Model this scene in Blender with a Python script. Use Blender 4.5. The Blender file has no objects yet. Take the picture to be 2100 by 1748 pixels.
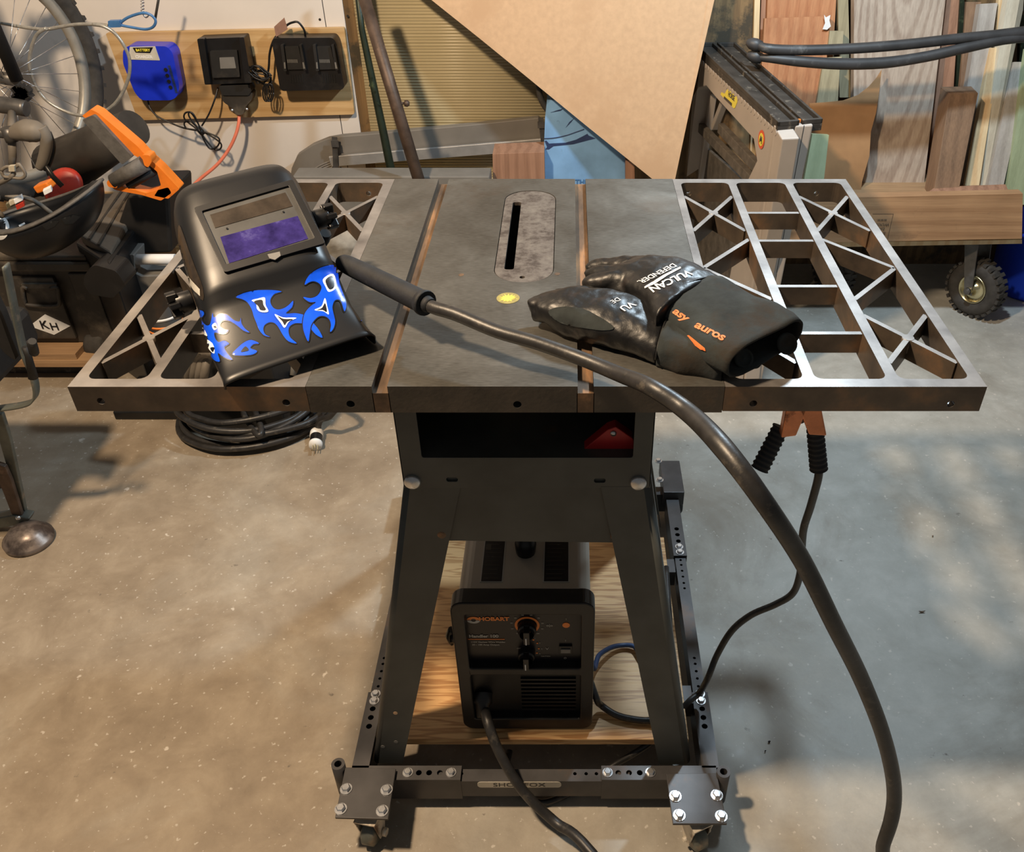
import bpy, bmesh, math, random
from math import sin, cos, pi, radians, sqrt, atan2
from mathutils import Vector as V, Matrix
from mathutils.geometry import delaunay_2d_cdt
from mathutils.bvhtree import BVHTree
random.seed(7)
SC = bpy.context.scene
COL = SC.collection
# ---------------------------------------------------------------- camera
CX, CY, F = 1168.0, 880.0, 1800.0
TH = radians(36.73); CT, ST = cos(TH), sin(TH)
CAM = V((0, 0, 1.5))
ZT = 0.9015
cd = bpy.data.cameras.new('camera'); co = bpy.data.objects.new('camera', cd); COL.objects.link(co)
co.location = CAM; co.rotation_euler = (pi/2 - TH, 0, 0)
cd.sensor_fit = 'HORIZONTAL'; cd.sensor_width = 36; cd.lens = F/2100*36
cd.shift_x = -(CX-1050)/2100; cd.shift_y = (CY-874)/2100
cd.clip_start = 0.02; cd.clip_end = 60
SC.camera = co
def ray(px, py):
    u = (px-CX)/F; v = (py-CY)/F
    return V((u, CT - v*ST, -ST - v*CT))
def Z(px, py, z): d = ray(px, py); return CAM + d*((z-1.5)/d.z)      # where a sight line meets height z
def Y(px, py, y): d = ray(px, py); return CAM + d*(y/d.y)            # ... the vertical plane at distance y
def X(px, py, x): d = ray(px, py); return CAM + d*(x/d.x)
def D(px, py, zc): return CAM + ray(px, py)*zc
def onplane(px, py, o, n):
    d = ray(px, py); return CAM + d*((o-CAM).dot(n)/d.dot(n))
# ---------------------------------------------------------------- materials
class NT:
    def __init__(s, name):
        s.m = bpy.data.materials.new(name); s.m.use_nodes = True
        s.t = s.m.node_tree; s.n = s.t.nodes; s.b = s.n['Principled BSDF']
        s.tc = s.n.new('ShaderNodeTexCoord')
    def new(s, typ, **kw):
        n = s.n.new(typ)
        for k, v in kw.items():
            if hasattr(n, k) and not isinstance(v, tuple) and k not in n.inputs: setattr(n, k, v)
            else: n.inputs[k].default_value = v
        return n
    def L(s, a, b): s.t.links.new(a, b)
    def mapping(s, scale=(1, 1, 1), rot=(0, 0, 0), loc=(0, 0, 0)):
        m = s.n.new('ShaderNodeMapping'); s.L(s.tc.outputs['Object'], m.inputs['Vector'])
        m.inputs['Scale'].default_value = scale; m.inputs['Rotation'].default_value = rot; m.inputs['Location'].default_value = loc
        return m.outputs[0]
    def noise(s, vec, scale, detail=4, rough=.55, dist=0):
        n = s.n.new('ShaderNodeTexNoise'); s.L(vec, n.inputs['Vector'])
        n.inputs['Scale'].default_value = scale; n.inputs['Detail'].default_value = detail
        n.inputs['Roughness'].default_value = rough; n.inputs['Distortion'].default_value = dist
        return n.outputs[0]
    def ramp(s, fac, stops, interp='LINEAR'):
        r = s.n.new('ShaderNodeValToRGB'); s.L(fac, r.inputs[0]); r.color_ramp.interpolation = interp
        e = r.color_ramp.elements
        while len(e) < len(stops): e.new(.5)
        for i, (p, c) in enumerate(stops):
            e[i].position = p; e[i].color = (c, c, c, 1) if isinstance(c, (int, float)) else (*c, 1)
        return r.outputs[0]
    def mix(s, fac, a, b, mode='MIX'):
        m = s.n.new('ShaderNodeMix'); m.data_type = 'RGBA'; m.blend_type = mode
        for sock, v in ((m.inputs[0], fac), (m.inputs[6], a), (m.inputs[7], b)):
            if isinstance(v, bpy.types.NodeSocket): s.L(v, sock)
            elif isinstance(v, (int, float)): sock.default_value = v if sock == m.inputs[0] else (v, v, v, 1)
            else: sock.default_value = (*v, 1)
        return m.outputs[2]
    def bump(s, h, strength=.3, dist=.002):
        b = s.n.new('ShaderNodeBump'); s.L(h, b.inputs['Height'])
        b.inputs['Strength'].default_value = strength; b.inputs['Distance'].default_value = dist
        s.L(b.outputs[0], s.b.inputs['Normal'])
    def done(s, col=None, rough=.6, metal=0, spec=None):
        if col is not None:
            if isinstance(col, bpy.types.NodeSocket): s.L(col, s.b.inputs['Base Color'])
            else: s.b.inputs['Base Color'].default_value = (*col, 1)
        if isinstance(rough, bpy.types.NodeSocket): s.L(rough, s.b.inputs['Roughness'])
        else: s.b.inputs['Roughness'].default_value = rough
        s.b.inputs['Metallic'].default_value = metal
        if spec is not None: s.b.inputs['Specular IOR Level'].default_value = spec
        return s.m
def plain(name, c, rough=.6, metal=0, var=.25, scale=30, bump=.0, dirt=None, spec=None, edge=None):
    t = NT(name); v = t.mapping()
    n = t.noise(v, scale, 5)
    c2 = tuple(x*(1-var) for x in c); c1 = tuple(min(1, x*(1+var)) for x in c)
    col = t.ramp(n, [(.3, c2), (.7, c1)])
    if dirt:
        f = t.ramp(t.noise(v, dirt[1], 6, .65), [(dirt[2], 0), (dirt[2]+.12, 1)])
        col = t.mix(f, col, dirt[0])
    if bump: t.bump(t.noise(v, scale*4, 3), bump, .001)
    return t.done(col, rough, metal, spec)
def wood(name, c1, c2, axis=2, scale=14, contrast=(.35, .7), rough=.7, knots=False, dist=4, fine=.35, dirt=None, rot=(0,0,0)):
    t = NT(name); sc = [1, 1, 1]; sc[axis] = .09
    v = t.mapping(tuple(sc), rot)
    w = t.n.new('ShaderNodeTexWave'); t.L(v, w.inputs['Vector']); w.bands_direction = 'X' if axis != 0 else 'Z'
    w.inputs['Scale'].default_value = scale; w.inputs['Distortion'].default_value = dist
    w.inputs['Detail'].default_value = 3; w.inputs['Detail Scale'].default_value = 1.2
    col = t.ramp(w.outputs['Color'], [(contrast[0]*.5, c2), (contrast[1], c1)])
    sf = [60, 60, 60]; sf[axis] = 2.2
    f = t.noise(t.mapping(tuple(sf), rot), 3, 6)
    col = t.mix(fine, col, t.ramp(f, [(.3, tuple(x*.55 for x in c2)), (.65, c1)]))
    big = t.noise(t.mapping(), 5, 3)
    col = t.mix(.3, col, t.ramp(big, [(.35, tuple(x*.6 for x in c2)), (.65, c1)]))
    if dirt:
        ff = t.ramp(t.noise(t.mapping(loc=(3, 1, 2)), dirt[1], 6, .7), [(dirt[2], 0), (dirt[2]+.1, 1)])
        col = t.mix(ff, col, dirt[0])
    t.bump(f, .35, .002)
    return t.done(col, rough)
MT = {}
# concrete floor
t = NT('concrete'); v = t.mapping()
n1 = t.noise(v, 2.2, 8, .62, .6); n2 = t.noise(v, 9, 8, .7, .3)
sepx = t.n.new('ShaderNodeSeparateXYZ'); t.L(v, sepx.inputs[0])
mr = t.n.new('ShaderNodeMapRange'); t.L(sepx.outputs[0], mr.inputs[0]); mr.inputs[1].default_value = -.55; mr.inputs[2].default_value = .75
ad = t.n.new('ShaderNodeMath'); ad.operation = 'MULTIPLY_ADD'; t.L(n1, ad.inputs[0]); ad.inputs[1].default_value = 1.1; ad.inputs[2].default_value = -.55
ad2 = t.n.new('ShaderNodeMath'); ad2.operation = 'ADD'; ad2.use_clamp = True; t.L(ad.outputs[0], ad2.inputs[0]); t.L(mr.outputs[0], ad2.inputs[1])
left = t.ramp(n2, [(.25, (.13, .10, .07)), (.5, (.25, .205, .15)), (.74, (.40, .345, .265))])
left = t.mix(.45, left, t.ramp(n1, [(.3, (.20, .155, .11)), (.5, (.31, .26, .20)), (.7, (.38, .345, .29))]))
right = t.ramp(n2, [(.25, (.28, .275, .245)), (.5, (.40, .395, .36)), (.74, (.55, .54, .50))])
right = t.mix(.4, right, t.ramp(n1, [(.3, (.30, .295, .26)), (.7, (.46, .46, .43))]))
col = t.mix(ad2.outputs[0], left, right)  # browner stained left, paler right; gradient also paints in uneven lamp brightness
col = t.mix(t.ramp(t.noise(t.mapping(loc=(7, 3, 1)), 1.6, 7, .66, .8), [(.55, 0), (.68, .5)]), col, (.17, .135, .095))
col = t.mix(t.ramp(t.noise(v, 85, 3, .5), [(.66, 0), (.70, .6)]), col, (.58, .55, .50))
col = t.mix(t.ramp(t.noise(t.mapping(loc=(1, 9, 3)), 34, 3, .5), [(.70, 0), (.74, .7)]), col, (.62, .58, .52))
col = t.mix(t.ramp(t.noise(t.mapping(loc=(5, 5, 3)), 22, 4, .6), [(.70, 0), (.75, .8)]), col, (.10, .085, .07))
t.bump(t.noise(v, 120, 5), .15, .002)
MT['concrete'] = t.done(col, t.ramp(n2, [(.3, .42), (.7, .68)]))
# cast iron machined top
t = NT('cast_iron_top'); v = t.mapping()
s1 = t.noise(t.mapping((1, 6, 1)), 90, 4); n1 = t.noise(v, 7, 6, .6, .4)
col = t.ramp(n1, [(.3, (.06, .058, .052)), (.55, (.11, .106, .095)), (.75, (.18, .175, .158))])
col = t.mix(.25, col, t.ramp(s1, [(.3, (.06, .058, .05)), (.7, (.24, .235, .215))]))
col = t.mix(t.ramp(t.noise(v, 3.5, 8, .7), [(.56, 0), (.68, .5)]), col, (.10, .075, .055))
MT['iron'] = t.done(col, t.ramp(n1, [(.3, .38), (.7, .55)]), .55)
t = NT('cast_iron_side'); v = t.mapping()
col = t.ramp(t.noise(v, 9, 6, .6), [(.3, (.05, .045, .038)), (.6, (.11, .09, .07)), (.8, (.20, .13, .08))])
t.bump(t.noise(v, 150, 4), .3, .001)
MT['ironside'] = t.done(col, .6, .35)
t = NT('wing_iron'); v = t.mapping()
geo = t.n.new('ShaderNodeNewGeometry'); sep = t.n.new('ShaderNodeSeparateXYZ'); t.L(geo.outputs['Normal'], sep.inputs[0])
ca = t.ramp(t.noise(v, 14, 5), [(.3, (.13, .12, .115)), (.7, (.33, .31, .295))])
cb = t.ramp(t.noise(v, 11, 6, .6), [(.3, (.055, .045, .038)), (.55, (.13, .10, .075)), (.75, (.30, .17, .09))])
f = t.n.new('ShaderNodeMath'); f.operation = 'GREATER_THAN'; t.L(sep.outputs[2], f.inputs[0]); f.inputs[1].default_value = .6
col = t.mix(f.outputs[0], cb, ca); MT['wing'] = t.done(col, .45, .5)
t = NT('rust_slot'); v = t.mapping((1, .2, 1))
col = t.ramp(t.noise(v, 40, 6), [(.3, (.05, .035, .025)), (.55, (.16, .10, .06)), (.75, (.42, .22, .10))])
MT['slot'] = t.done(col, .6, .3)
t = NT('throat_plate'); v = t.mapping()
col = t.ramp(t.noise(v, 45, 8, .7), [(.38, (.075, .06, .052)), (.5, (.15, .13, .115)), (.65, (.21, .19, .165))])
MT['throat'] = t.done(col, .5, .4)
MT['saw_grey'] = plain('saw_grey_paint', (.060, .064, .060), .48, 0, .22, 14, .1, ((.13, .075, .04), 9, .66))
MT['base_metal'] = plain('base_blued_steel', (.062, .060, .062), .42, .35, .35, 12, .08, ((.11, .07, .05), 6, .58))
MT['zinc'] = plain('zinc_bolt', (.62, .63, .65), .3, .9, .2, 60)
MT['black'] = plain('black_plastic', (.008, .008, .009), .38, 0, .3, 25, dirt=((.022, .020, .018), 12, .58))
MT['blackm'] = plain('black_matte', (.010, .0095, .0095), .65, 0, .3, 30, dirt=((.035, .030, .025), 9, .58))
MT['voidm'] = plain('dark_inside', (.004, .004, .004), .9, 0, .1)
MT['rubber'] = plain('cable_rubber', (.024, .023, .023), .42, 0, .35, 45, .2, ((.085, .075, .062), 38, .58))
MT['foam'] = plain('foam_grip', (.009, .011, .015), .7, 0, .3, 60, .3, ((.04, .04, .045), 50, .64))
MT['helmet'] = plain('helmet_shell', (.007, .0075, .009), .40, 0, .1, 12, .03, spec=.42)
MT['bluedecal'] = plain('blue_decal', (.002, .085, .85), .28, 0, .25, 30)
MT['whitedecal'] = plain('white_decal', (.8, .88, .95), .4, 0, .05)
MT['blackdecal'] = plain('black_decal', (.004, .004, .008), .35, 0, .05)
t = NT('shade_lens'); v = t.mapping()
MT['lens'] = t.done(t.ramp(t.noise(v, 40, 6, .6), [(.3, (.018, .012, .075)), (.55, (.045, .032, .18)), (.75, (.15, .14, .36))]), .16, .1)
t = NT('solar_cell'); v = t.mapping()
MT['solar'] = t.done(t.ramp(t.noise(v, 30, 6, .6), [(.3, (.018, .013, .009)), (.7, (.06, .045, .032))]), .3, .1)
MT['lensgrey'] = plain('lens_grey', (.05, .05, .048), .45, 0, .25, 30)
MT['silver'] = plain('silver_reflector', (.75, .73, .66), .3, .3, .15)
MT['leather'] = plain('black_leather', (.007, .007, .0075), .42, 0, .4, 30, .5, ((.024, .018, .016), 22, .56))
MT['suede'] = plain('charcoal_suede', (.024, .030, .031), .95, 0, .4, 26, .6, ((.028, .022, .016), 10, .52))
MT['white'] = plain('white_print', (.80, .82, .84), .55, 0, .06)
MT['orangep'] = plain('orange_print', (.85, .22, .06), .6, 0, .1)
MT['red'] = plain('red_paint', (.45, .018, .02), .4, 0, .15)
MT['orangeT'] = plain('orange_plastic', (.80, .21, .02), .42, 0, .15, 20, dirt=((.35, .12, .04), 16, .62))
MT['grip'] = plain('grey_rubber_grip', (.10, .095, .09), .65, 0, .25, 60, .3)
MT['yellow'] = plain('yellow_sticker', (.80, .68, .10), .5, 0, .15, 60, dirt=((.22, .19, .08), 80, .56))
MT['olive'] = plain('worn_sticker', (.27, .23, .08), .6, 0, .3, 60)
MT['copper'] = plain('copper_clamp', (.62, .24, .12), .38, .7, .25, 40, dirt=((.14, .06, .04), 30, .58))
MT['wallwhite'] = plain('white_wall_panel', (.66, .62, .58), .55, 0, .06, 4, .02, ((.42, .40, .38), 3.2, .63))
MT['navy_cover'] = plain('navy', (.02, .03, .06), .5)
MT['blueP'] = plain('blue_charger', (.012, .035, .60), .22, 0, .12, 12)
MT['blueBin'] = plain('blue_bin', (.010, .045, .55), .4, 0, .1, 8)
MT['bluecard'] = plain('pale_blue_card', (.20, .39, .66), .5, 0, .2, 9, dirt=((.08, .15, .25), 20, .66))
MT['blueline'] = plain('dark_blue_ink', (.02, .04, .12), .6)
MT['bluecoat'] = plain('blue_vinyl', (.05, .16, .38), .35)
MT['cable_clear'] = plain('clear_sheathed_steel', (.36, .35, .32), .3, .4, .2, 90)
MT['cardboard'] = plain('cardboard', (.50, .325, .19), .85, 0, .07, 60, .1, ((.46, .29, .165), 4, .5))
MT['cardedge'] = plain('cardboard_edge', (.60, .40, .25), .9, 0, .3, 120)
t = NT('fibreglass_panel'); v = t.mapping()
w = t.n.new('ShaderNodeTexWave'); w.bands_direction = 'Z'; t.L(v, w.inputs['Vector']); w.inputs['Scale'].default_value = 22; w.inputs['Distortion'].default_value = .4
col = t.ramp(t.noise(v, 2.6, 5), [(.3, (.42, .35, .20)), (.7, (.54, .47, .30))])
col = t.mix(.12, col, t.ramp(w.outputs['Color'], [(.2, (.30, .25, .14)), (.8, (.66, .60, .42))]))
t.b.inputs['Transmission Weight'].default_value = .06
MT['fibre'] = t.done(col, .3)
MT['pipe'] = plain('rusty_pipe', (.105, .072, .055), .55, .5, .35, 25, .3, ((.22, .15, .11), 14, .6))
MT['pipeg'] = plain('green_black_pipe', (.020, .030, .018), .45, .4, .4, 18, .2, ((.07, .10, .05), 20, .58))
MT['duct'] = plain('grey_vinyl', (.185, .170, .150), .55, 0, .12, 7, .05)
MT['alu'] = plain('aluminium', (.60, .60, .60), .42, .7, .12, 20)
MT['ss_grey'] = plain('sawhorse_grey', (.42, .37, .325), .5, 0, .07, 10)
MT['ss_dark'] = plain('sawhorse_black', (.035, .031, .027), .6, 0, .4, 20, .2, ((.22, .19, .15), 26, .6))
MT['ss_brown'] = plain('sawhorse_dirty', (.11, .095, .078), .7, 0, .35, 30, .2, ((.42, .38, .3), 26, .66))
MT['tyre'] = plain('tyre_rubber', (.036, .033, .030), .8, 0, .3, 40, .4)
MT['rim'] = plain('rim_silver', (.36, .34, .30), .45, .4, .2, 18)
MT['taupe'] = plain('taupe_rubber', (.17, .15, .125), .6, 0, .15, 20)
MT['gunmetal'] = plain('gunmetal', (.11, .105, .10), .4, .5, .3, 30)
MT['gold'] = plain('yellow_zinc', (.60, .55, .35), .25, .9, .2, 20)
MT['inner_tube'] = plain('butyl_rubber', (.034, .034, .036), .5, 0, .3, 18, .1, ((.09, .09, .09), 20, .6))
MT['tote'] = plain('dusty_tote', (.036, .031, .026), .5, 0, .35, 12, .1, ((.11, .092, .07), 7, .55))
MT['totelid'] = plain('dusty_lid', (.115, .098, .080), .42, 0, .3, 10, .1, ((.03, .026, .022), 12, .6))
MT['greyP'] = plain('grey_plastic', (.17, .165, .155), .5, 0, .15, 12)
MT['bag'] = plain('worn_rag', (.27, .25, .215), .9, 0, .4, 18, .6)
MT['welder'] = plain('welder_taupe_paint', (.40, .365, .315), .38, 0, .05, 8, .02)
MT['orangeL'] = plain('orange_logo', (.85, .25, .05), .5, 0, .05)
MT['greyL'] = plain('grey_logo', (.42, .42, .40), .5, 0, .05)
MT['cordO'] = plain('orange_cord', (.75, .20, .12), .45, 0, .1)
MT['cordB'] = plain('blue_cord', (.03, .07, .18), .4, 0, .1)
MT['chairm'] = plain('worn_chair_metal', (.125, .135, .120), .5, .4, .3, 20, .2, ((.30, .24, .18), 18, .55))
MT['glide'] = plain('worn_glide', (.20, .165, .145), .38, .5, .35, 22, .2, ((.07, .055, .05), 14, .5))
MT['redP'] = plain('red_plastic', (.42, .035, .02), .4, 0, .2)
# woods
MT['pine'] = wood('pine_board', (.62, .42, .205), (.50, .31, .13), 0, 9, rough=.55, fine=.25)
MT['plyO'] = wood('orange_plywood', (.80, .50, .23), (.42, .20, .07), 0, 26, dist=26, rough=.45, fine=.12, contrast=(.1, .5))
MT['plyG'] = wood('dark_mouldy_plywood', (.26, .165, .075), (.12, .075, .035), 2, 7, dirt=((.05, .04, .025), 6, .5))
MT['cedar'] = wood('red_cedar', (.52, .25, .12), (.40, .16, .07), 2, 9, fine=.4)
MT['cedarD'] = wood('brown_cedar', (.40, .22, .14), (.27, .14, .085), 2, 9, fine=.4)
MT['weather'] = wood('weathered_plank', (.46, .375, .30), (.27, .19, .14), 2, 26, dist=7, fine=.55, contrast=(.3, .8))
t = NT('weathered_plank'); v = t.mapping((1, 1, .16), (0, 0, 0), (-.02, 0, -.14))
wv = t.n.new('ShaderNodeTexWave'); wv.wave_type = 'RINGS'; wv.rings_direction = 'Y'; t.L(v, wv.inputs['Vector'])
wv.inputs['Scale'].default_value = 15; wv.inputs['Distortion'].default_value = 2.2; wv.inputs['Detail'].default_value = 3
col = t.ramp(wv.outputs['Color'], [(.15, (.26, .18, .13)), (.55, (.46, .375, .30))]); f = t.noise(t.mapping((60, 60, 2.2)), 3, 6)
col = t.mix(.4, col, t.ramp(f, [(.3, (.20, .15, .12)), (.65, (.50, .42, .34))])); col = t.mix(.3, col, t.ramp(t.noise(t.mapping(), 5, 3), [(.35, (.22, .18, .15)), (.65, (.50, .42, .35))])); t.bump(f, .35, .002)
MT['weather'] = t.done(col, .75)
MT['grey2'] = wood('grey_timber', (.46, .43, .395), (.35, .32, .29), 2, 8, fine=.3)
MT['brown4'] = wood('brown_post', (.285, .175, .105), (.19, .115, .07), 2, 8, fine=.4, dirt=((.06, .045, .05), 7, .62))
MT['yel'] = wood('fresh_pine', (.78, .62, .38), (.66, .45, .24), 2, 7, fine=.2)
MT['pale'] = wood('pale_timber', (.62, .58, .47), (.52, .47, .37), 2, 7, fine=.25)
MT['green'] = wood('green_painted_board', (.36, .43, .27), (.30, .36, .22), 2, 6, fine=.2)
MT['greent'] = wood('greenish_treated_block', (.42, .37, .24), (.31, .27, .17), 2, 9, fine=.35)
MT['deck'] = wood('cart_deck_wood', (.50, .30, .16), (.36, .20, .10), 0, 7, fine=.35, dirt=((.20, .12, .07), 3, .6))
MT['pallet'] = wood('pallet_wood', (.44, .28, .15), (.28, .165, .085), 0, 9, fine=.45)
MT['hardboard'] = plain('hardboard', (.36, .205, .10), .34, 0, .12, 14, dirt=((.24, .135, .07), 5, .58))
# ---------------------------------------------------------------- mesh builder
class M:
    def __init__(s): s.v = []; s.f = []; s.mi = []; s.sm = []
    def add(s, vs, fs, mi=0, sm=False):
        o = len(s.v); s.v += [V(p) for p in vs]
        for f in fs: s.f.append([o+i for i in f]); s.mi.append(mi); s.sm.append(sm)
        return s
    def box(s, x0, x1, y0, y1, z0, z1, mi=0):
        vs = [(x, y, z) for z in (z0, z1) for y in (y0, y1) for x in (x0, x1)]
        return s.add(vs, [(0, 2, 3, 1), (4, 5, 7, 6), (0, 1, 5, 4), (2, 6, 7, 3), (0, 4, 6, 2), (1, 3, 7, 5)], mi)
    def obox(s, c, ax, ay, az, mi=0):      # centre and three half-vectors
        c, ax, ay, az = V(c), V(ax), V(ay), V(az)
        vs = [c+ax*i+ay*j+az*k for k in (-1, 1) for j in (-1, 1) for i in (-1, 1)]
        return s.add(vs, [(0, 2, 3, 1), (4, 5, 7, 6), (0, 1, 5, 4), (2, 6, 7, 3), (0, 4, 6, 2), (1, 3, 7, 5)], mi)
    def bar(s, a, b, w, h, up=(0, 0, 1), mi=0):
        a, b = V(a), V(b); d = (b-a); l = d.length; d = d/l; up = V(up)
        sx = d.cross(up).normalized(); uz = sx.cross(d)
        return s.obox((a+b)/2, d*l/2, sx*w/2, uz*h/2, mi)
    def poly(s, pts, th, n=None, mi=0, mi_side=None):   # planar polygon given in space, thickened along -n (away)
        pts = [V(p) for p in pts]
        if n is None:
            n = V((0, 0, 0))
            for i in range(len(pts)):
                a, b = pts[i], pts[(i+1) % len(pts)]; n += a.cross(b)
            n.normalize()
        n = V(n)
        k = len(pts); bk = [p - n*th for p in pts]; o = len(s.v)
        s.add(pts+bk, [tuple(range(k)), tuple(range(2*k-1, k-1, -1))], mi)
        o = len(s.v)
        s.add(pts+bk, [(i, k+i, k+(i+1) % k, (i+1) % k) for i in range(k)], mi if mi_side is None else mi_side)
        return s
    def tube(s, path, r, seg=12, caps=True, mi=0, smooth=True, sub=0):
        P = [V(p) for p in path]
        rs = list(r) if isinstance(r, (list, tuple)) else [r]*len(P)
        if sub:
            Q = []; R_ = []
            for i in range(len(P)-1):
                p0 = P[max(i-1, 0)]; p1 = P[i]; p2 = P[i+1]; p3 = P[min(i+2, len(P)-1)]
                for k in range(sub):
                    u = k/sub
                    Q.append(.5*((2*p1)+(p2-p0)*u+(2*p0-5*p1+4*p2-p3)*u*u+(3*p1-p0-3*p2+p3)*u**3)); R_.append(rs[i]*(1-u)+rs[i+1]*u)
            Q.append(P[-1]); R_.append(rs[-1]); P, rs = Q, R_
        nrm = None; vs = []; n = len(P)
        for i in range(n):
            d = (P[min(i+1, n-1)]-P[max(i-1, 0)]).normalized()
            if nrm is None:
                nrm = d.orthogonal().normalized()
            nrm = (nrm - d*nrm.dot(d)).normalized(); b = d.cross(nrm)
            for k in range(seg):
                a = 2*pi*k/seg; vs.append(P[i]+(nrm*cos(a)+b*sin(a))*rs[i])
        fs = [(i*seg+k, i*seg+(k+1) % seg, (i+1)*seg+(k+1) % seg, (i+1)*seg+k) for i in range(n-1) for k in range(seg)]
        s.add(vs, fs, mi, smooth)
        if caps:
            s.add(vs[:seg], [tuple(range(seg-1, -1, -1))], mi); s.add(vs[-seg:], [tuple(range(seg))], mi)
        return s
    def cyl(s, a, b, r, r2=None, seg=20, mi=0): return s.tube([a, b], [r, r if r2 is None else r2], seg, True, mi)
    def lathe(s, o, axis, prof, seg=32, mi=0, smooth=True, sx=1):   # prof: (radius, height along axis)
        o = V(o); ax = V(axis).normalized(); u = ax.orthogonal().normalized(); w = ax.cross(u)
        if abs(ax.z) > .9: u = V((1, 0, 0)); u = (u-ax*u.dot(ax)).normalized(); w = ax.cross(u)
        vs = [o+ax*h+(u*cos(2*pi*k/seg)*sx+w*sin(2*pi*k/seg))*r for r, h in prof for k in range(seg)]
        fs = [(i*seg+k, i*seg+(k+1) % seg, (i+1)*seg+(k+1) % seg, (i+1)*seg+k) for i in range(len(prof)-1) for k in range(seg)]
        return s.add(vs, fs, mi, smooth)
    def torus(s, o, axis, R, r, seg=48, sg=12, a0=0, a1=2*pi, mi=0, ry=1):
        o = V(o); ax = V(axis).normalized(); u = V((0, 0, 1)); u = (u-ax*u.dot(ax)); u = u.normalized() if u.length > .01 else V((1, 0, 0)); w = ax.cross(u)
        full = abs(a1-a0-2*pi) < 1e-6; n = seg if full else seg+1
        vs = []
        for i in range(n):
            a = a0+(a1-a0)*i/seg; d = u*cos(a)+w*sin(a)
            for k in range(sg):
                b = 2*pi*k/sg; vs.append(o+d*(R+r*cos(b)*ry)+ax*r*sin(b))
        fs = [(i*sg+k, i*sg+(k+1) % sg, ((i+1) % n)*sg+(k+1) % sg, ((i+1) % n)*sg+k) for i in range(seg if full else n-1) for k in range(sg)]
        return s.add(vs, fs, mi, True)
    def grid(s, rows, closed=False, mi=0, smooth=True):
        n = len(rows[0]); vs = [p for r in rows for p in r]
        m = n if closed else n-1
        return s.add(vs, [(i*n+k, i*n+(k+1) % n, (i+1)*n+(k+1) % n, (i+1)*n+k) for i in range(len(rows)-1) for k in range(m)], mi, smooth)
    def plate(s, outer, holes, fr, th, mi=0, mi_side=None, mi_hole=None):
        """flat plate with holes; outer/holes are 2D, fr maps (x,y,depth)->point"""
        loops = [outer]+list(holes); pts = []; edges = []
        for lp in loops:
            o = len(pts); pts += [V((p[0], p[1])) for p in lp]
            edges += [(o+i, o+(i+1) % len(lp)) for i in range(len(lp))]
        r = delaunay_2d_cdt(pts, edges, [], 0, 1e-7)
        vv, ff = r[0], r[2]; keep = []
        for f in ff:
            c = sum((vv[i] for i in f), V((0, 0)))/len(f)
            if inside(c, outer) and not any(inside(c, h) for h in holes): keep.append(f)
        n = len(vv)
        s.add([fr(p.x, p.y, 0) for p in vv], keep, mi); s.add([fr(p.x, p.y, th) for p in vv], [tuple(reversed(f)) for f in keep], mi)
        for li, lp in enumerate(loops):
            k = len(lp)
            m_ = mi if li == 0 and mi_side is None else (mi_side if li == 0 else (mi if mi_hole is None else mi_hole))
            s.add([fr(p[0], p[1], 0) for p in lp]+[fr(p[0], p[1], th) for p in lp], [(i, (i+1) % k, k+(i+1) % k, k+i) for i in range(k)], m_)
        return s
    def build(s, name, mat, parent=None, bevel=0, loc=None, solid=0, subsurf=0, kind=None, fixn=True, **tags):
        me = bpy.data.meshes.new(name)
        if parent is not None:
            off = wloc(parent)
        elif loc is not None: off = V(loc)
        else:
            xs = [p.x for p in s.v]; ys = [p.y for p in s.v]; zs = [p.z for p in s.v]
            off = V(((min(xs)+max(xs))/2, (min(ys)+max(ys))/2, min(zs)))
        if parent is not None and loc is not None:  off = V(loc)
        me.from_pydata([p-off for p in s.v], [], s.f)
        me.polygons.foreach_set('material_index', s.mi); me.polygons.foreach_set('use_smooth', s.sm)
        bm = bmesh.new(); bm.from_mesh(me)
        bmesh.ops.remove_doubles(bm, verts=bm.verts, dist=1e-5)
        if fixn: bmesh.ops.recalc_face_normals(bm, faces=bm.faces)
        bm.to_mesh(me); bm.free(); me.update()
        for m_ in (mat if isinstance(mat, (list, tuple)) else [mat]): me.materials.append(MT[m_])
        o = bpy.data.objects.new(name, me); COL.objects.link(o)
        if parent is not None: o.parent = parent; o.location = off-wloc(parent)
        else: o.location = off
        if solid: md = o.modifiers.new('s', 'SOLIDIFY'); md.thickness = solid; md.offset = -1
        if bevel:
            md = o.modifiers.new('b', 'BEVEL'); md.width = bevel; md.segments = 2; md.limit_method = 'ANGLE'; md.angle_limit = radians(40)
        if subsurf: md = o.modifiers.new('u', 'SUBSURF'); md.levels = md.render_levels = subsurf
        if kind: o['kind'] = kind
        for k, v_ in tags.items(): o[k] = v_
        return o
def wloc(o):
    p = V(o.location)
    while o.parent: o = o.parent; p += V(o.location)
    return p
def inside(p, poly):
    x, y = p[0], p[1]; r = False; n = len(poly); j = n-1
    for i in range(n):
        xi, yi = poly[i][0], poly[i][1]; xj, yj = poly[j][0], poly[j][1]
        if (yi > y) != (yj > y) and x < (xj-xi)*(y-yi)/(yj-yi)+xi: r = not r
        j = i
    return r
def root(name, loc, label, cat, group=None):
    o = bpy.data.objects.new(name, None); COL.objects.link(o); o.location = loc; o.empty_display_size = .05
    o['label'] = label; o['category'] = cat
    if group: o['group'] = group
    return o
def tagd(o, label, cat, group=None):
    o['label'] = label; o['category'] = cat
    if group: o['group'] = group
    return o
def circ(cx, cy, r, n=14, ry=None): return [(cx+r*cos(2*pi*i/n), cy+(ry or r)*sin(2*pi*i/n)) for i in range(n)]
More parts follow.
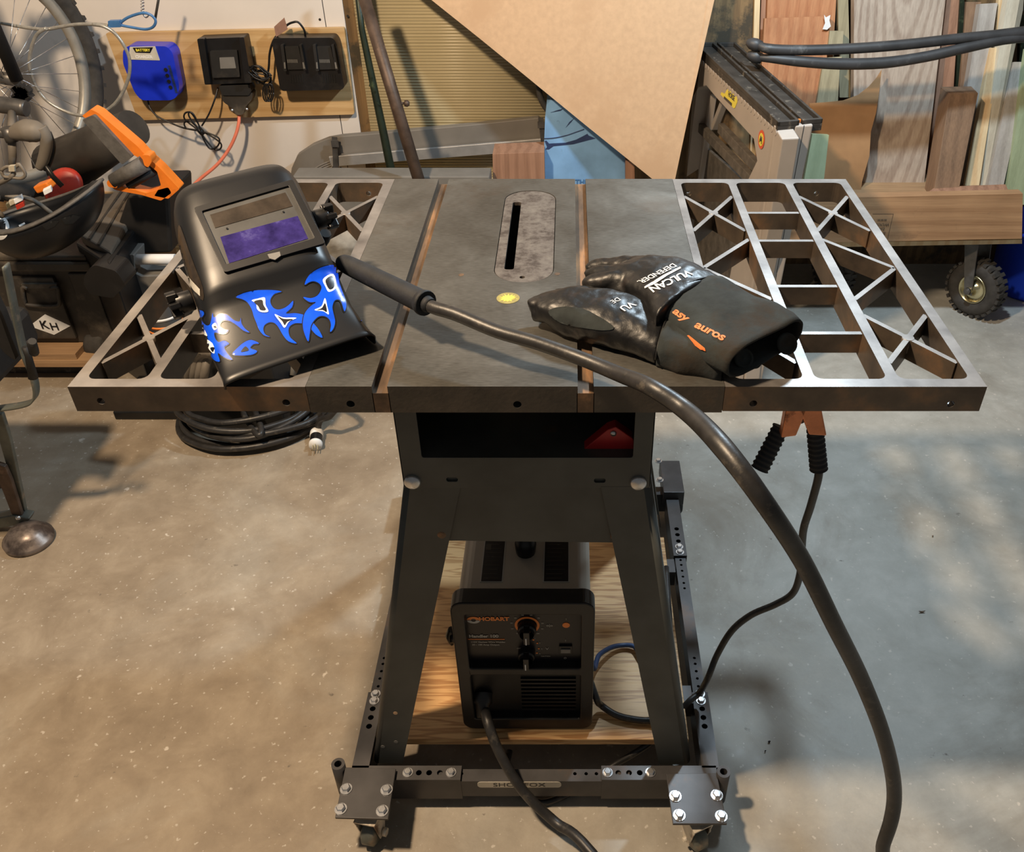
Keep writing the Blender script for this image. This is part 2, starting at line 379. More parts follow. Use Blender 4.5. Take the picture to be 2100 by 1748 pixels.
def rrect(x0, x1, y0, y1, r, n=5):
    out = []
    for cx, cy, a in ((x1-r, y1-r, 0), (x0+r, y1-r, 90), (x0+r, y0+r, 180), (x1-r, y0+r, 270)):
        for i in range(n+1):
            t_ = radians(a+90*i/n); out.append((cx+r*cos(t_), cy+r*sin(t_)))
    return out
def rpoly(pts, r, n=4):      # round a polygon's corners
    out = []; k = len(pts)
    for i in range(k):
        a, b, c = V(pts[i-1]), V(pts[i]), V(pts[(i+1) % k])
        ra = min(r, (a-b).length*.45, (c-b).length*.45)
        p, q = b+(a-b).normalized()*ra, b+(c-b).normalized()*ra
        for j in range(n+1):
            u = j/n; out.append(tuple((1-u)**2*p+2*u*(1-u)*b+u*u*q))
    return out
XY = lambda z: (lambda x, y, d: (x, y, z-d))
def frame(o, ax, ay, az=None):
    o, ax, ay = V(o), V(ax), V(ay); az = ax.cross(ay).normalized() if az is None else V(az)
    return lambda x, y, d: o+ax*x+ay*y-az*d
_tx = {}
def text2d(s, size=1.0, bold=0, shear=0, spacing=1.0):
    cu = bpy.data.curves.new('t', 'FONT'); cu.body = s; cu.size = size; cu.align_x = 'CENTER'; cu.align_y = 'CENTER'
    cu.offset = bold; cu.shear = shear; cu.space_character = spacing; cu.resolution_u = 3
    o = bpy.data.objects.new('t', cu); COL.objects.link(o)
    bpy.context.view_layer.update()
    me = o.evaluated_get(bpy.context.evaluated_depsgraph_get()).to_mesh()
    vs = [(v_.co.x, v_.co.y) for v_ in me.vertices]; fs = [tuple(p.vertices) for p in me.polygons]
    o.to_mesh_clear(); bpy.data.objects.remove(o)
    return vs, fs
def text(m, s, size, fr, bold=0, shear=0, spacing=1.0, mi=0, sx=1):
    vs, fs = text2d(s, size, bold, shear, spacing)
    m.add([fr(x*sx, y, -.0004) for x, y in vs], fs, mi); return m
def evalmesh(o):
    bpy.context.view_layer.update()
    return o.evaluated_get(bpy.context.evaluated_depsgraph_get())
def bvh(o):
    dg = bpy.context.evaluated_depsgraph_get(); bpy.context.view_layer.update()
    e = o.evaluated_get(dg); me = e.to_mesh(); mw = o.matrix_world
    t_ = BVHTree.FromPolygons([mw @ v_.co for v_ in me.vertices], [tuple(p.vertices) for p in me.polygons]); e.to_mesh_clear(); return t_
def dense(poly, step):
    pts = []; edges = []
    k = len(poly)
    for i in range(k):
        a, b = V(poly[i]), V(poly[(i+1) % k]); n = max(1, int((b-a).length/step))
        for j in range(n): pts.append(a+(b-a)*j/n)
    n0 = len(pts); edges = [(i, (i+1) % n0) for i in range(n0)]
    x0 = min(p.x for p in pts); x1 = max(p.x for p in pts); y0 = min(p.y for p in pts); y1 = max(p.y for p in pts)
    loop = [tuple(p) for p in pts]
    y = y0+step*.5
    while y < y1:
        x = x0+step*.5
        while x < x1:
            if inside((x, y), loop): pts.append(V((x, y)))
            x += step
        y += step
    r = delaunay_2d_cdt(pts, edges, [], 0, 1e-6)
    keep = [f for f in r[2] if inside(sum((r[0][i] for i in f), V((0, 0)))/3, loop)]
    return [tuple(p) for p in r[0]], keep
def lay(m, vs, fs, tree, off, mi=0):     # wrap a flat design (measured on the surface as seen) onto a surface
    out = []; ok = []
    for (x, y) in vs:
        d = ray(x, y).normalized(); h, n, _, _ = tree.ray_cast(CAM, d)
        if h is None: out.append(V((0, 0, 0))); ok.append(False)
        else:
            if n.dot(d) > 0: n = -n
            out.append(h+n*off); ok.append(True)
    fs = [f for f in fs if all(ok[i] for i in f) and max((out[f[i]]-out[f[i-1]]).length for i in range(len(f))) < .03]
    m.add(out, fs, mi, True)
def smoothloop(pts, sub=4):
    out = []; n = len(pts)
    for i in range(n):
        p0, p1, p2, p3 = (V(pts[(i+k-1) % n]) for k in range(4))
        for k in range(sub):
            u = k/sub; out.append(tuple(.5*((2*p1)+(p2-p0)*u+(2*p0-5*p1+4*p2-p3)*u*u+(3*p1-p0-3*p2+p3)*u**3)))
    return out
def hexbolt(parent, p, n, r=.0075, h=.005, name='bolt'):
    p, n = V(p), V(n).normalized(); m = M()
    m.cyl(p, p+n*.0015, r*1.35, seg=16); m.lathe(p+n*.0015, n, [(r, 0), (r, h*.8), (r*.8, h), (0.0001, h)], 6, smooth=False)
    return m.build(name, 'zinc', parent)
def drill(o, cuts, seg=16, box=None):
    m = M()
    for a, b, r in cuts: m.tube([a, b], [r, r], seg, True, 0, False)
    if box: [m.obox(*b) for b in box]
    c = m.build('cutter', 'voidm'); md = o.modifiers.new('d', 'BOOLEAN'); md.object = c; md.operation = 'DIFFERENCE'; md.solver = 'EXACT'
    while o.modifiers[0] != md: o.modifiers.move(len(o.modifiers)-1, 0) if hasattr(o.modifiers, 'move') else None
    others = [x for x in o.modifiers if x != md]; st = [x.show_viewport for x in others]
    for x in others: x.show_viewport = False
    bpy.context.view_layer.update(); dg = bpy.context.evaluated_depsgraph_get(); dg.update()
    me = bpy.data.meshes.new_from_object(o.evaluated_get(dg)); o.modifiers.remove(md)
    for x, q in zip(others, st): x.show_viewport = q
    me.name = o.name; o.data = me; bpy.data.objects.remove(c); return o
# ================================================================ SETTING
WALL = 3.06
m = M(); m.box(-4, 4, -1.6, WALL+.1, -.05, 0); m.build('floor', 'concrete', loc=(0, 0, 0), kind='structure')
xs_ = Y(697, 238, WALL).x; xp = Y(741, 280, WALL).x
m = M(); m.box(-4, xs_-.0015, WALL, WALL+.08, .29, 2.7); m.box(xs_+.0015, xp, WALL, WALL+.08, .29, 2.7)
for px, py in ((380, 361), (713, 33), (699, 345), (656, 40)): p = Y(px, py, WALL); m.cyl(p, p-V((0, .001, 0)), .004, seg=10, mi=1)
m.build('wall_back', ['wallwhite', 'blackm'], loc=(0, WALL, 0), kind='structure')
m = M(); m.box(xp, 4, WALL+.005, WALL+.08, .0, 2.7); m.build('wall_right', 'plyG', loc=(0, WALL, 0), kind='structure')
m = M(); m.box(-4, xp, WALL-.012, WALL+.08, 0, .29); m.build('baseboard_back', 'plyO', loc=(0, WALL, 0), kind='structure')
# ================================================================ TABLE SAW
YF = Z(1168, 793, ZT).y; YB = Z(1168, 367, ZT).y
yy = lambda py: Z(1168, py, ZT).y
saw = root('table_saw', ((-.06), 1.2, 0), 'grey table saw with cast iron top and open lattice wings on splayed legs', 'table saw')
XL, XR, OL, OR = -.322, .1895, -.6125, .5095
SL = (-.2415, -.2225); SR = (.0100, .0295)
def topplate():
    m = M(); z = ZT; h = .039
    tp = [Z(1015, 540, z), Z(1138, 485, z), Z(1083, 391, z), Z(1074, 579, z)]
    x0, x1 = tp[0].x, tp[1].x; y0, y1 = tp[3].y, tp[2].y
    hole = rrect(x0, x1, y0, y1, (x1-x0)*.47, 10)
    m.plate([(XL, YF), (SL[0], YF), (SL[0], YB), (XL, YB)], [], XY(z), h)
    m.plate([(SL[1], YF), (SR[0], YF), (SR[0], YB), (SL[1], YB)], [hole], XY(z), h)
    m.plate([(SR[1], YF), (XR, YF), (XR, YB), (SR[1], YB)], [], XY(z), h)
    for a, b in (SL, SR):
        m.box(a-.001, b+.001, YF, YB, z-h, z-.010, 1)
        m.box(a-.0006, a, YF+.001, YB-.001, z-.010, z-.0015, 1); m.box(b, b+.0006, YF+.001, YB-.001, z-.010, z-.0015, 1)
    o = m.build('main_table', ['iron', 'slot'], saw)
    me = o.data
    me.materials.append(MT['ironside'])
    for p in me.polygons:
        if abs(p.normal.z) < .5 and p.material_index == 0: p.material_index = 2
    # throat plate
    m = M(); g = .0012; plate = rrect(x0+g, x1-g, y0+g, y1-g, (x1-x0)*.47-g, 10)
    a = Z(1057, 414, z); b = Z(1046, 552, z)
    slot = rrect(Z(1038, 545, z).x*.5+Z(1048, 420, z).x*.5, Z(1056, 545, z).x*.5+Z(1067, 420, z).x*.5, b.y, a.y, .004, 3)
    hp = Z(1071, 568, z)
    m.plate(plate, [slot, circ(hp.x, hp.y, .0042)], XY(z-.0006), .006)
    m.build('throat_plate', 'throat', saw)
    m = M(); m.box(x0-.02, x1+.02, y0-.02, y1+.02, z-.20, z-.19); m.build('blade_well', 'voidm', saw)
    for q in ((946, 564), (1143, 562)):
        p = Z(*q, z); mm = M(); mm.cyl(p-V((0, 0, .001)), p+V((0, 0, .0004)), .0042, seg=14); mm.build('pin', 'slot', saw)
    p = Z(1042, 612, z); mm = M(); mm.lathe(p, (0, 0, 1), [(.0165, .0), (.0165, .0005), (.0001, .0005)], 28, smooth=False)
    st = mm.build('sticker', 'olive', saw, label='worn yellow warning sticker')
    mm = M(); pts = []
    for i in range(28): a = 2*pi*i/28; r = (.0125 if i % 2 else .0075)+random.uniform(-.0015, .0015); pts.append((p.x+r*cos(a)*1.15, p.y+r*sin(a), z+.0008))
    mm.add(pts, [tuple(range(28))]); mm.build('sticker_print', 'yellow', st)
    return o
mt_ = topplate()
ph = lambda px, py: Y(px, py, YF)
drill(mt_, [(ph(*q)-V((0, .02, 0)), ph(*q)+V((0, .012, 0)), .0052) for q in ((719, 829), (1061, 830))])
def wing(xs, cuts):
    """xs: edges in the order main side -> outer: (join, r0, r1a, r1b, r2a, r2b, r3, outer)"""
    m = M(); z = ZT-.0004; h = .0365; yf, yb = YF, YB; fi, bi = yf+.0175, yb-.018
    lo, hi = min(xs[0], xs[7]), max(xs[0], xs[7])
    op = []
    for a, b in ((xs[1], xs[2]), (xs[3], xs[4]), (xs[5], xs[6])):
        a, b = min(a, b), max(a, b); op.append(rrect(a, b, fi, bi, .011, 4))
    m.plate([(lo, yf), (hi, yf), (hi, yb), (lo, yb)], op, XY(z), h)
    o = m.build('extension_wing', 'wing', saw)
    drill(o, cuts)
    m = M(); zt = ZT-.003; bh = .029; w = .0075
    def bar(a, ya, b, yb_):
        m.bar((a, ya, zt-bh/2), (b, yb_, zt-bh/2), w, bh)
    for a, b, s_ in ((xs[1], xs[2], 0), (xs[5], xs[6], 1)):
        if s_ == 0: a, b = b, a           # the point of the chevron looks away from the middle rails
        for t0, t1 in ((399, 470), (642, 740)):
            bar(a, yy(t0), b, yy(t1)); bar(b, yy(t0), a, yy(t1))
            m.cyl(((a+b)/2, (yy(t0)+yy(t1))/2, zt-.02), ((a+b)/2, (yy(t0)+yy(t1))/2, zt+.0005), .008, seg=12)
        bar(a, yy(487), b, yy(546)); bar(b, yy(546), a, yy(610))
    for t0 in (433, 490, 583, 679):
        bar(xs[3], yy(t0), xs[4], yy(t0))
    lv = m.build('x', 'wing', saw); bm = bmesh.new(); bm.from_mesh(o.data); bm.from_mesh(lv.data); bm.to_mesh(o.data); bm.free()
    bpy.data.objects.remove(lv)
    return o
wing((XR+.0006, .2030, .2895, .3035, .3925, .4070, .4945, OR), [(ph(*q)-V((0, .02, 0)), ph(*q)+V((0, .03, 0)), .0048) for q in ((1545, 828), (1950, 829))]
      + [(V((x_, YB-.03, ZT-.021)), V((x_, YB+.02, ZT-.021)), .0048) for x_ in (.22, .455)])
wing((XL-.0006, -.3400, -.4265, -.4400, -.5085, -.5230, -.5975, OL), [(ph(*q)-V((0, .02, 0)), ph(*q)+V((0, .03, 0)), .0048) for q in ((207, 823), (587, 826))]
      + [(V((x_, YB-.03, ZT-.021)), V((x_, YB+.02, ZT-.021)), .0048) for x_ in (-.37, -.56)])
# cabinet
YC = YF+.04; YR = YB-.06
c = lambda px, py: Y(px, py, YC)
cl, cr = (c(808, 845).x+c(826, 1000).x)/2, (c(1343, 845).x+c(1335, 1000).x)/2
zb, zs = c(1080, 1001).z, c(1080, 939).z; zt = ZT-.039
wl_, wr_ = (c(855, 848).x+c(863, 938).x)/2, (c(1303, 848).x+c(1298, 938).x)/2
fr = frame((0, YC, 0), (1, 0, 0), (0, 0, 1), (0, -1, 0))
m = M()
holes = [rrect(wl_, wr_, zs, zt-.004, .003, 2)]
for q in ((927, 984), (1230, 986)): p = c(*q); holes.append(rrect(p.x-.008, p.x+.008, p.z-.004, p.z+.004, .0035, 3))
m.plate(rrect(cl, cr, zb, zt, .004, 3), holes, fr, .002)
m.box(cl, cl+.002, YC, YR, zb, zt); m.box(cr-.002, cr, YC, YR, zb, zt); m.box(cl, cr, YR-.002, YR, zb, zt)
m.box(cl+.002, cr-.002, YC+.002, YR-.002, zs-.004, zs-.002)
m.build('cabinet', 'saw_grey', saw, bevel=.001)
for q in ((846, 988), (1309, 990)):
    p = c(*q); mm = M(); mm.lathe(p, (0, -1, 0), [(.0115, 0), (.0115, .003), (.009, .0055), (.0001, .0065)], 24)
    mm.build('carriage_bolt', 'zinc', saw)
# apron and legs
fr2 = frame((0, YC+.004, 0), (1, 0, 0), (0, 0, 1), (0, -1, 0)); c2 = lambda px, py: (Y(px, py, YC+.004).x, Y(px, py, YC+.004).z)
m = M(); m.plate([(cl+.004, zb+.02), (cr-.004, zb+.02), (c2(1335, 1010)[0], c2(1335, 1030)[1]), c2(1290, 1114), c2(872, 1109), (c2(832, 1030)[0], c2(832, 1030)[1])][::-1], [], fr2, .002)
m.build('apron', 'saw_grey', saw, bevel=.0008)
m = M(); m.plate([(cl+.004, zb+.02), (cr-.004, zb+.02), (cr-.02, zb-.11), (cl+.02, zb-.11)][::-1], [], frame((0, YR, 0), (1, 0, 0), (0, 0, 1), (0, -1, 0)), .002)
m.build('apron', 'saw_grey', saw)
ZB = .072
def leg(pxo, pxi, back=False):
    """splayed pressed-steel leg; outer edge and inner edge as seen on the front face"""
    yt, yb_ = YC+.002, YF+.012
    A = Y(pxo[0], 1001, yt); B = Z(pxo[1], 1566, ZB); I = Y(pxi[0], 1001, yt); J = Z(pxi[1], 1566, ZB)
    y1 = B.y
    q = lambda P_, y_, z_: V((P_.x, y_, z_))
    n0 = (yt, A.z+.004); n1 = (y1, ZB)
    if back: n0 = (YR+.002, A.z+.004); n1 = (YR+.06, ZB)
    A, I = q(A, *n0), q(I, *n0); B, J = q(B, *n1), q(J, *n1)
    s = 1 if I.x > A.x else -1; m = M(); d = (-1 if back else 1)
    th = .0025; dv = V((0, .09*d, 0)); dvb = V((0, .05*d, 0)); r = .010
    # front flange, rounded corner, side flange
    rows = []
    for P_, Q_, w in ((A, I, dv), (B, J, dvb)):
        row = [Q_, P_+V((s*r, 0, 0))]
        for k in range(1, 6):
            a = pi/2*k/6; row.append(P_+V((s*(r-r*sin(a)), d*(r-r*cos(a)), 0)))
        row += [P_+V((0, d*r, 0)), P_+w]; rows.append(row)
    m.grid(rows); 
    for f_ in range(len(m.sm)): m.sm[f_] = 0 < f_ < len(m.sm)-1
    o = m.build('leg', 'saw_grey', saw, solid=.0022, fixn=False)
    return o, A, B, I, J
L1 = leg((827, 765), (945, 826)); L2 = leg((1334, 1414), (1232, 1351))
L3 = leg((827, 765), (945, 826), True); L4 = leg((1334, 1414), (1232, 1351), True)
for pts, mt in ((((906, 1097), ), 'slot'), (((1262, 1099), ), 'slot')):
    for q in pts:
        p = Y(*q, YC); mm = M(); mm.lathe(p, (0, -1, 0), [(.0075, -.003), (.0075, .001), (.004, .0025), (.0001, .003)], 16); mm.build('rivet', mt, saw)
def legp(q, L):      # a point on the front face of a leg
    o = L[1]; n = (L[2]-L[1]).cross(V((1, 0, 0))).normalized(); return onplane(q[0], q[1], o, n)
for L, qs in ((L1, ((811, 1463), (812, 1522), (785, 1532))), (L2, ((1362, 1475), (1363, 1534), (1390, 1545)))):
    drill(L[0], [(legp(q, L)-V((0, .01, 0)), legp(q, L)+V((0, .01, 0)), .0038) for q in qs]) if False else None
    for q in qs:
        p = legp(q, L); mm = M(); mm.cyl(p-V((0, .0004, 0)), p+V((0, .0005, 0)), .0038, seg=12); mm.build('bolt_hole', 'cardedge' if q[0] in (811, 1363) else 'greyP', saw)
# ================================================================ MOBILE BASE
base = root('mobile_base', (-.06, 1.2, 0), 'dark steel mobile base with bolted rails and caster plates under the table saw', 'mobile base')
TZ = .090
RXL = Z(742, 1560, TZ).x; RXR = Z(1455, 1560, TZ).x
ry0 = Z(1100, 1600, TZ).y; ry1 = Z(1100, 1575, TZ).y
def rail(name, x0, x1, y0, y1, z0, z1, holes, mat='base_metal', side=True):
    m = M(); t_ = .0022
    m.plate([(x0, y0), (x1, y0), (x1, y1), (x0, y1)], [circ(a, b, r, 12) for a, b, r in holes], XY(z1), t_)
    if x1-x0 > y1-y0: m.box(x0, x1, y0, y0+t_, z0, z1-t_); m.box(x0, x1, y0+t_, y1, z0, z0+t_); m.box(x0, x1, y1-t_, y1, z0, z1-t_)
    else: m.box(x0, x0+t_, y0, y1, z0, z1-t_); m.box(x1-t_, x1, y0, y1, z0, z1-t_); m.box(x0+t_, x1-t_, y0, y1, z0, z0+t_)
    return m.build(name, mat, base)
hx = lambda px, py, z=TZ: Z(px, py, z)
zi = TZ-.006
# front: thin inner rail and the two outer sleeves
iy0, iy1 = hx(1100, 1603, zi).y, hx(1100, 1578, zi).y
xa, xb = hx(944, 1600).x, hx(1234, 1600).x
hs = [(hx(q, 1583, zi).x, (iy0+iy1)/2+.003, .0032) for q in (1179, 1202, 1223)]+[(hx(947, 1583, zi).x, (iy0+iy1)/2+.003, .0032)]
rail('inner_rail', xa-.05, xb+.05, iy0, iy1, .037, zi, hs)
front = rail('outer_rail', RXL-.015, xa, ry0, ry1+.004, .030, TZ, [(hx(q, 1578).x, (ry0+ry1)/2+.002, .0052) for q in (860, 881, 903)])
rail('outer_rail', xb, RXR+.01, ry0, ry1+.004, .030, TZ, [(hx(q, 1585).x, (ry0+ry1)/2+.002, .0052) for q in (1268, 1290, 1312)])
for q in ((838, 1575), (926, 1577), (1246, 1582), (1334, 1585)):
    hexbolt(base, (hx(*q).x, (ry0+ry1)/2+.002, TZ), (0, 0, 1), .0068, .005)
# side rails
def siderail(xc, w, side):
    yb0 = ry1; m = M()
    yA = hx(1100, 1420).y; yBk = hx(1100, 1140).y; yEnd = Z(1100, 1020, TZ).y
    x0, x1 = xc-w/2, xc+w/2
    g = lambda py: hx(1100, py).y
    rail('outer_rail', x0, x1, yb0, yA, .030, TZ, [(xc, g(p), .0055) for p in (1454, 1472, 1490)])
    rail('inner_rail', x0+.003, x1-.003, yA-.03, yBk+.03, .036, zi, [(xc, Z(1100, p, zi).y, .003) for p in (1408, 1392, 1377, 1362, 1350, 1207, 1196, 1183, 1171, 1159, 1149)])
    rail('outer_rail', x0, x1, yBk, yEnd, .030, TZ, [(xc, g(p), .0055) for p in (1110, 1097, 1085)])
    for p in (1438, 1424, 1133, 1122): hexbolt(base, (xc, g(p), TZ), (0, 0, 1), .0068, .005)
siderail(RXR, .030, 1); siderail(RXL, .030, -1)
yk = Z(1350, 1010, .11).y
m = M(); m.box(RXL-.01, RXR+.01, yk+.02, yk+.05, .03, .085); m.build('outer_rail', 'base_metal', base)
m = M(); m.box(RXR-.022, RXR+.028, yk, Z(1350, 945, .11).y, .07, .11); m.build('rear_bracket', 'base_metal', base, bevel=.001)
m = M(); m.box(RXL-.028, RXL+.022, yk, Z(1350, 945, .11).y, .07, .11); m.build('rear_bracket', 'base_metal', base, bevel=.001)
for q in ((1350, 946), (1353, 985)): hexbolt(base, Z(*q, .11), (0, 0, 1), .0068, .005)
for xw in (RXL-.02, RXR+.02):
    m = M(); m.torus((xw, yk+.05, .034), (1, 0, 0), .020, .013, 24, 10); m.cyl((xw-.012, yk+.05, .034), (xw+.012, yk+.05, .034), .012); m.build('rear_wheel', 'blackm', base)
# corner plates, casters, sockets
def corner(quad, bolts, tube_top, tube_bot, matp):
    z = .098; P = [Z(*q, z) for q in quad]; m = M(); m.poly(P[::-1], .005, (0, 0, 1)); pl = m.build('caster_plate', matp, base, bevel=.0008)
    for q in bolts: hexbolt(base, Z(*q, z), (0, 0, 1), .0078, .006)
    c_ = sum(P, V((0, 0, 0)))/4
    m = M(); t0 = Z(*tube_top, .105); m.cyl(t0, V((t0.x, t0.y, .02)), .0118, seg=24); so = m.build('pin_socket', 'base_metal', base)
    drill(so, [(t0+V((0, 0, .02)), t0-V((0, 0, .04)), .0065)])
    return c_
CM = plain('grimy_caster_steel', (.68, .62, .52), .45, .3, .2, 30, .1, ((.16, .09, .05), 25, .52)); MT['castm'] = CM
def caster(c_, ang, name='caster'):
    ca = M(); u = V((cos(ang), sin(ang), 0)); w = V((-sin(ang), cos(ang), 0)); z = .092
    r = .0265; ctr = V((c_.x, c_.y, r+.002))+w*(-.018)
    ca.lathe(V((c_.x, c_.y, z-.012)), (0, 0, 1), [(.0001, 0), (.026, 0), (.027, .006), (.022, .012), (.0001, .012)], 24)
    ca.obox(V((c_.x, c_.y, z-.014))-w*.012, u*.019, w*.026, V((0, 0, .0015)))
    for s in (-1, 1):
        p = V((c_.x, c_.y, 0))+u*s*.0185
        ca.poly([V((p.x, p.y, z-.013))+w*.012, V((p.x, p.y, z-.013))-w*.038, ctr+u*s*.0185-w*.009-V((0, 0, .008)), ctr+u*s*.0185+w*.009-V((0, 0, .008))], .002, u*s)
    ca.cyl(ctr-u*.025, ctr+u*.025, .004); ca.cyl(ctr+u*.020, ctr+u*.027, .008, seg=6)
    o = ca.build(name, 'castm', base)
    m = M(); m.lathe(ctr-u*.0135, u, [(.0001, 0), (.020, 0), (r, .004), (r, .023), (.020, .027), (.0001, .027)], 32); m.build('wheel', 'chairm', o, loc=ctr)
    return o
cA = corner(((708, 1574), (812, 1577), (796, 1680), (687, 1677)), ((710, 1619), (793, 1621), (699, 1660), (784, 1664)), (693, 1567), None, 'base_metal')
cB = corner(((1366, 1587), (1470, 1586), (1491, 1690), (1380, 1690)), ((1385, 1634), (1470, 1632), (1393, 1673), (1479, 1675)), (1484, 1583), None, 'base_metal')
caster(cA+V((.01, -.01, 0)), radians(-12)); caster(cB+V((-.005, -.01, 0)), radians(25))
# name plate on the front rail
a = Y(979, 1609, iy0-.0006); b = Y(1151, 1609, iy0-.0006); zc_ = Y(1060, 1609, iy0).z
m = M(); fr = frame((0, iy0-.0012, 0), (1, 0, 0), (0, 0, 1), (0, -1, 0))
x0, x1 = a.x, b.x; hh = .0085
m.plate(rrect(x0, x1, zc_-hh, zc_+hh, .007, 5), [], fr, .001); np_ = m.build('name_plate', 'greyL', base)
MT['npm'] = plain('nameplate', (.55, .52, .45), .4, .3, .1); np_.data.materials[0] = MT['npm']
m = M(); text(m, 'SHOP FOX', .0155, frame(((x0+x1)/2, iy0-.0014, zc_-.0005), (1, 0, 0), (0, 0, 1), (0, -1, 0)), .0, 0, 1.0, 0, 1.25); m.build('lettering', 'blackdecal', np_)
# ================================================================ PLYWOOD SHELF
bz = .108
m = M(); m.box(RXL+.052, RXR-.035, Z(1100, 1517, bz).y, YR-.06, bz-.016, bz)
tagd(m.build('plywood_board', 'plyO', bevel=.001), 'orange plywood board lying across the mobile base under the welder', 'board')
for yq in (1.02, 1.36):
    m = M(); m.box(RXL+.016, RXR-.016, yq, yq+.04, .05, bz-.0165); m.build('cross_bar', 'base_metal', base)
# ================================================================ WELDER
wy = Z(1080, 1497, bz).y; wx0, wx1 = -.1915, .041; wz0, wz1 = bz+.002, Y(1080, 1238, wy).z
weld = root('welder', ((wx0+wx1)/2, wy+.2, bz), 'black-fronted taupe wire welder with two dials standing on the plywood board', 'welder')
fw = frame(((wx0+wx1)/2, wy, (wz0+wz1)/2), (1, 0, 0), (0, 0, 1), (0, -1, 0))
W2, H2 = (wx1-wx0)/2, (wz1-wz0)/2
m = M(); m.plate(rrect(-W2+.006, W2-.006, -H2+.01, H2-.022, .022, 6), [], frame(((wx0+wx1)/2, wy+.03, (wz0+wz1)/2), (1, 0, 0), (0, 0, 1), (0, -1, 0)), .36)
m.build('housing', 'welder', weld, bevel=.002)
m = M()
top_o = (-W2+.022, W2-.022, H2*.02, H2-.028); bot_o = (-W2+.022, W2-.022, -H2+.03, -H2*.08)
m.plate(rrect(-W2, W2, -H2, H2, .020, 6), [rrect(*top_o, .004, 3), rrect(*bot_o, .004, 3)], fw, .034)
m.build('bezel', 'black', weld, bevel=.0025)
wf = frame(((wx0+wx1)/2, wy+.016, (wz0+wz1)/2), (1, 0, 0), (0, 0, 1), (0, -1, 0))
m = M(); m.plate(rrect(top_o[0]-.002, top_o[1]+.002, top_o[2]-.002, top_o[3]+.002, .003, 2), [], wf, .006); cp = m.build('control_panel', 'blackdecal', weld)
wg = frame(((wx0+wx1)/2, wy+.0152, (wz0+wz1)/2), (1, 0, 0), (0, 0, 1), (0, -1, 0))
def wp(px, py): p = Y(px, py, wy+.0152); return (p.x-(wx0+wx1)/2, p.z-(wz0+wz1)/2)
def wfr(px, py, dy=0): p = Y(px, py, wy+.0152-dy); return frame(p, (1, 0, 0), (0, 0, 1), (0, -1, 0))
def lett(s, size, f_, mt='greyL', **k): m = M(); text(m, s, size, f_, **k); return m.build('lettering', mt, cp)
lett('HOBART', .0122, wfr(1013, 1270), 'orangeL', bold=.0005, sx=1.02)
u0, u1 = wp(960, 1311), wp(1035, 1312.4); m = M(); m.plate([(u0[0], u1[1]), (u1[0], u1[1]), (u1[0], u0[1]), (u0[0], u0[1])], [], wg, .0002); m.build('underline', 'orangeL', cp)
px_, pz_ = wp(971, 1272)
m = M(); m.plate([(px_+.0108*cos(radians(a_)), pz_+.0075*sin(radians(a_))) for a_ in range(0, 181, 15)]+[(px_+.004*cos(radians(a_)), pz_+.003*sin(radians(a_))) for a_ in range(180, -1, -30)], [], wg, .0002); lgo = m.build('logo', 'orangeL', cp)
m = M(); m.plate([(px_+.0108*cos(radians(-a_)), pz_-.0012+.0075*sin(radians(-a_))) for a_ in range(180, -1, -15)]+[(px_+.004*cos(radians(-a_)), pz_-.0012+.003*sin(radians(-a_))) for a_ in range(0, 181, 30)], [], wg, .0002); m.build('logo', 'greyL', cp)
kx, kz = wp(1081, 1283)
m = M(); m.plate(circ(kx, kz, .0205, 32), [circ(kx, kz, .0165, 32)], wg, .0002); m.build('dial_ring', 'orangeL', cp)
lx, lz = wp(1161, 1283); m = M(); m.plate(circ(lx, lz, .0062, 16), [], wg, .001); m.build('indicator_light', 'orangeL', cp)
for q in ((1094, 1313), (1102, 1320), (1105, 1331), (1101, 1340)): a_, b_ = wp(*q); m = M(); m.plate(circ(a_, b_, .0017, 8), [], wg, .0003); m.build('range_mark', 'orangeL', cp)
lett('Handler 100', .0098, wfr(992, 1305), bold=.0003); lett('115V Gasless Wire Welder', .0052, wfr(1001, 1317), bold=.0001); lett('30 - 100 Amp Output', .0052, wfr(996, 1322.5), bold=.0001)
for k, a_ in enumerate(range(-50, 231, 31)):
    lett(str(100-k*10), .0042, frame(Y(1081, 1283, wy+.0152)+V((.0262*cos(radians(a_)), 0, .0262*sin(radians(a_)))), (1, 0, 0), (0, 0, 1), (0, -1, 0)))
for s_, z_, q in (('o|o', .008, (1127, 1283)), ('V', .0085, (1122, 1331)), ('I', .006, (1161, 1270)), ('I', .006, (1160, 1314)), ('O', .006, (1159, 1350)), ('OFF', .004, (1064, 1330)), ('1', .0042, (1097, 1310)), ('2', .0042, (1107, 1319)), ('3', .0042, (1111, 1331)), ('4', .0042, (1107, 1341)), ('CAUTION', .0035, (1119, 1346))): lett(s_, z_, wfr(*q))
for (q, r_) in (((1081, 1285), .0155), ((1080, 1338), .0145)):
    p = Y(*q, wy+.015); mm = M(); mm.lathe(p, (0, -1, 0), [(r_, 0), (r_, .012), (r_*.8, .014), (r_*.75, .02)], 24)
    mm.obox(p+V((0, -.019, 0)), (r_*.32, 0, 0), (0, .008, 0), (0, 0, r_*.95))
    kb = mm.build('dial', 'black', weld, bevel=.0008)
    mm = M(); mm.obox(p+V((-.001, -.0275, -r_*.4)), V((.0008, 0, 0)), (0, .0006, 0), (0, 0, r_*.5)); mm.build('pointer_mark', 'white', kb)
p = Y(1160, 1331, wy+.015); mm = M(); mm.obox(p, (.011, 0, 0), (0, .003, 0), (0, 0, .0095)); sw = mm.build('power_switch', 'black', weld, bevel=.0006)
mm = M(); mm.obox(p+V((0, -.003, -.001)), (.008, 0, 0), (0, .002, 0), (0, .0, .0045)); mm.build('rocker', 'greyP', sw)
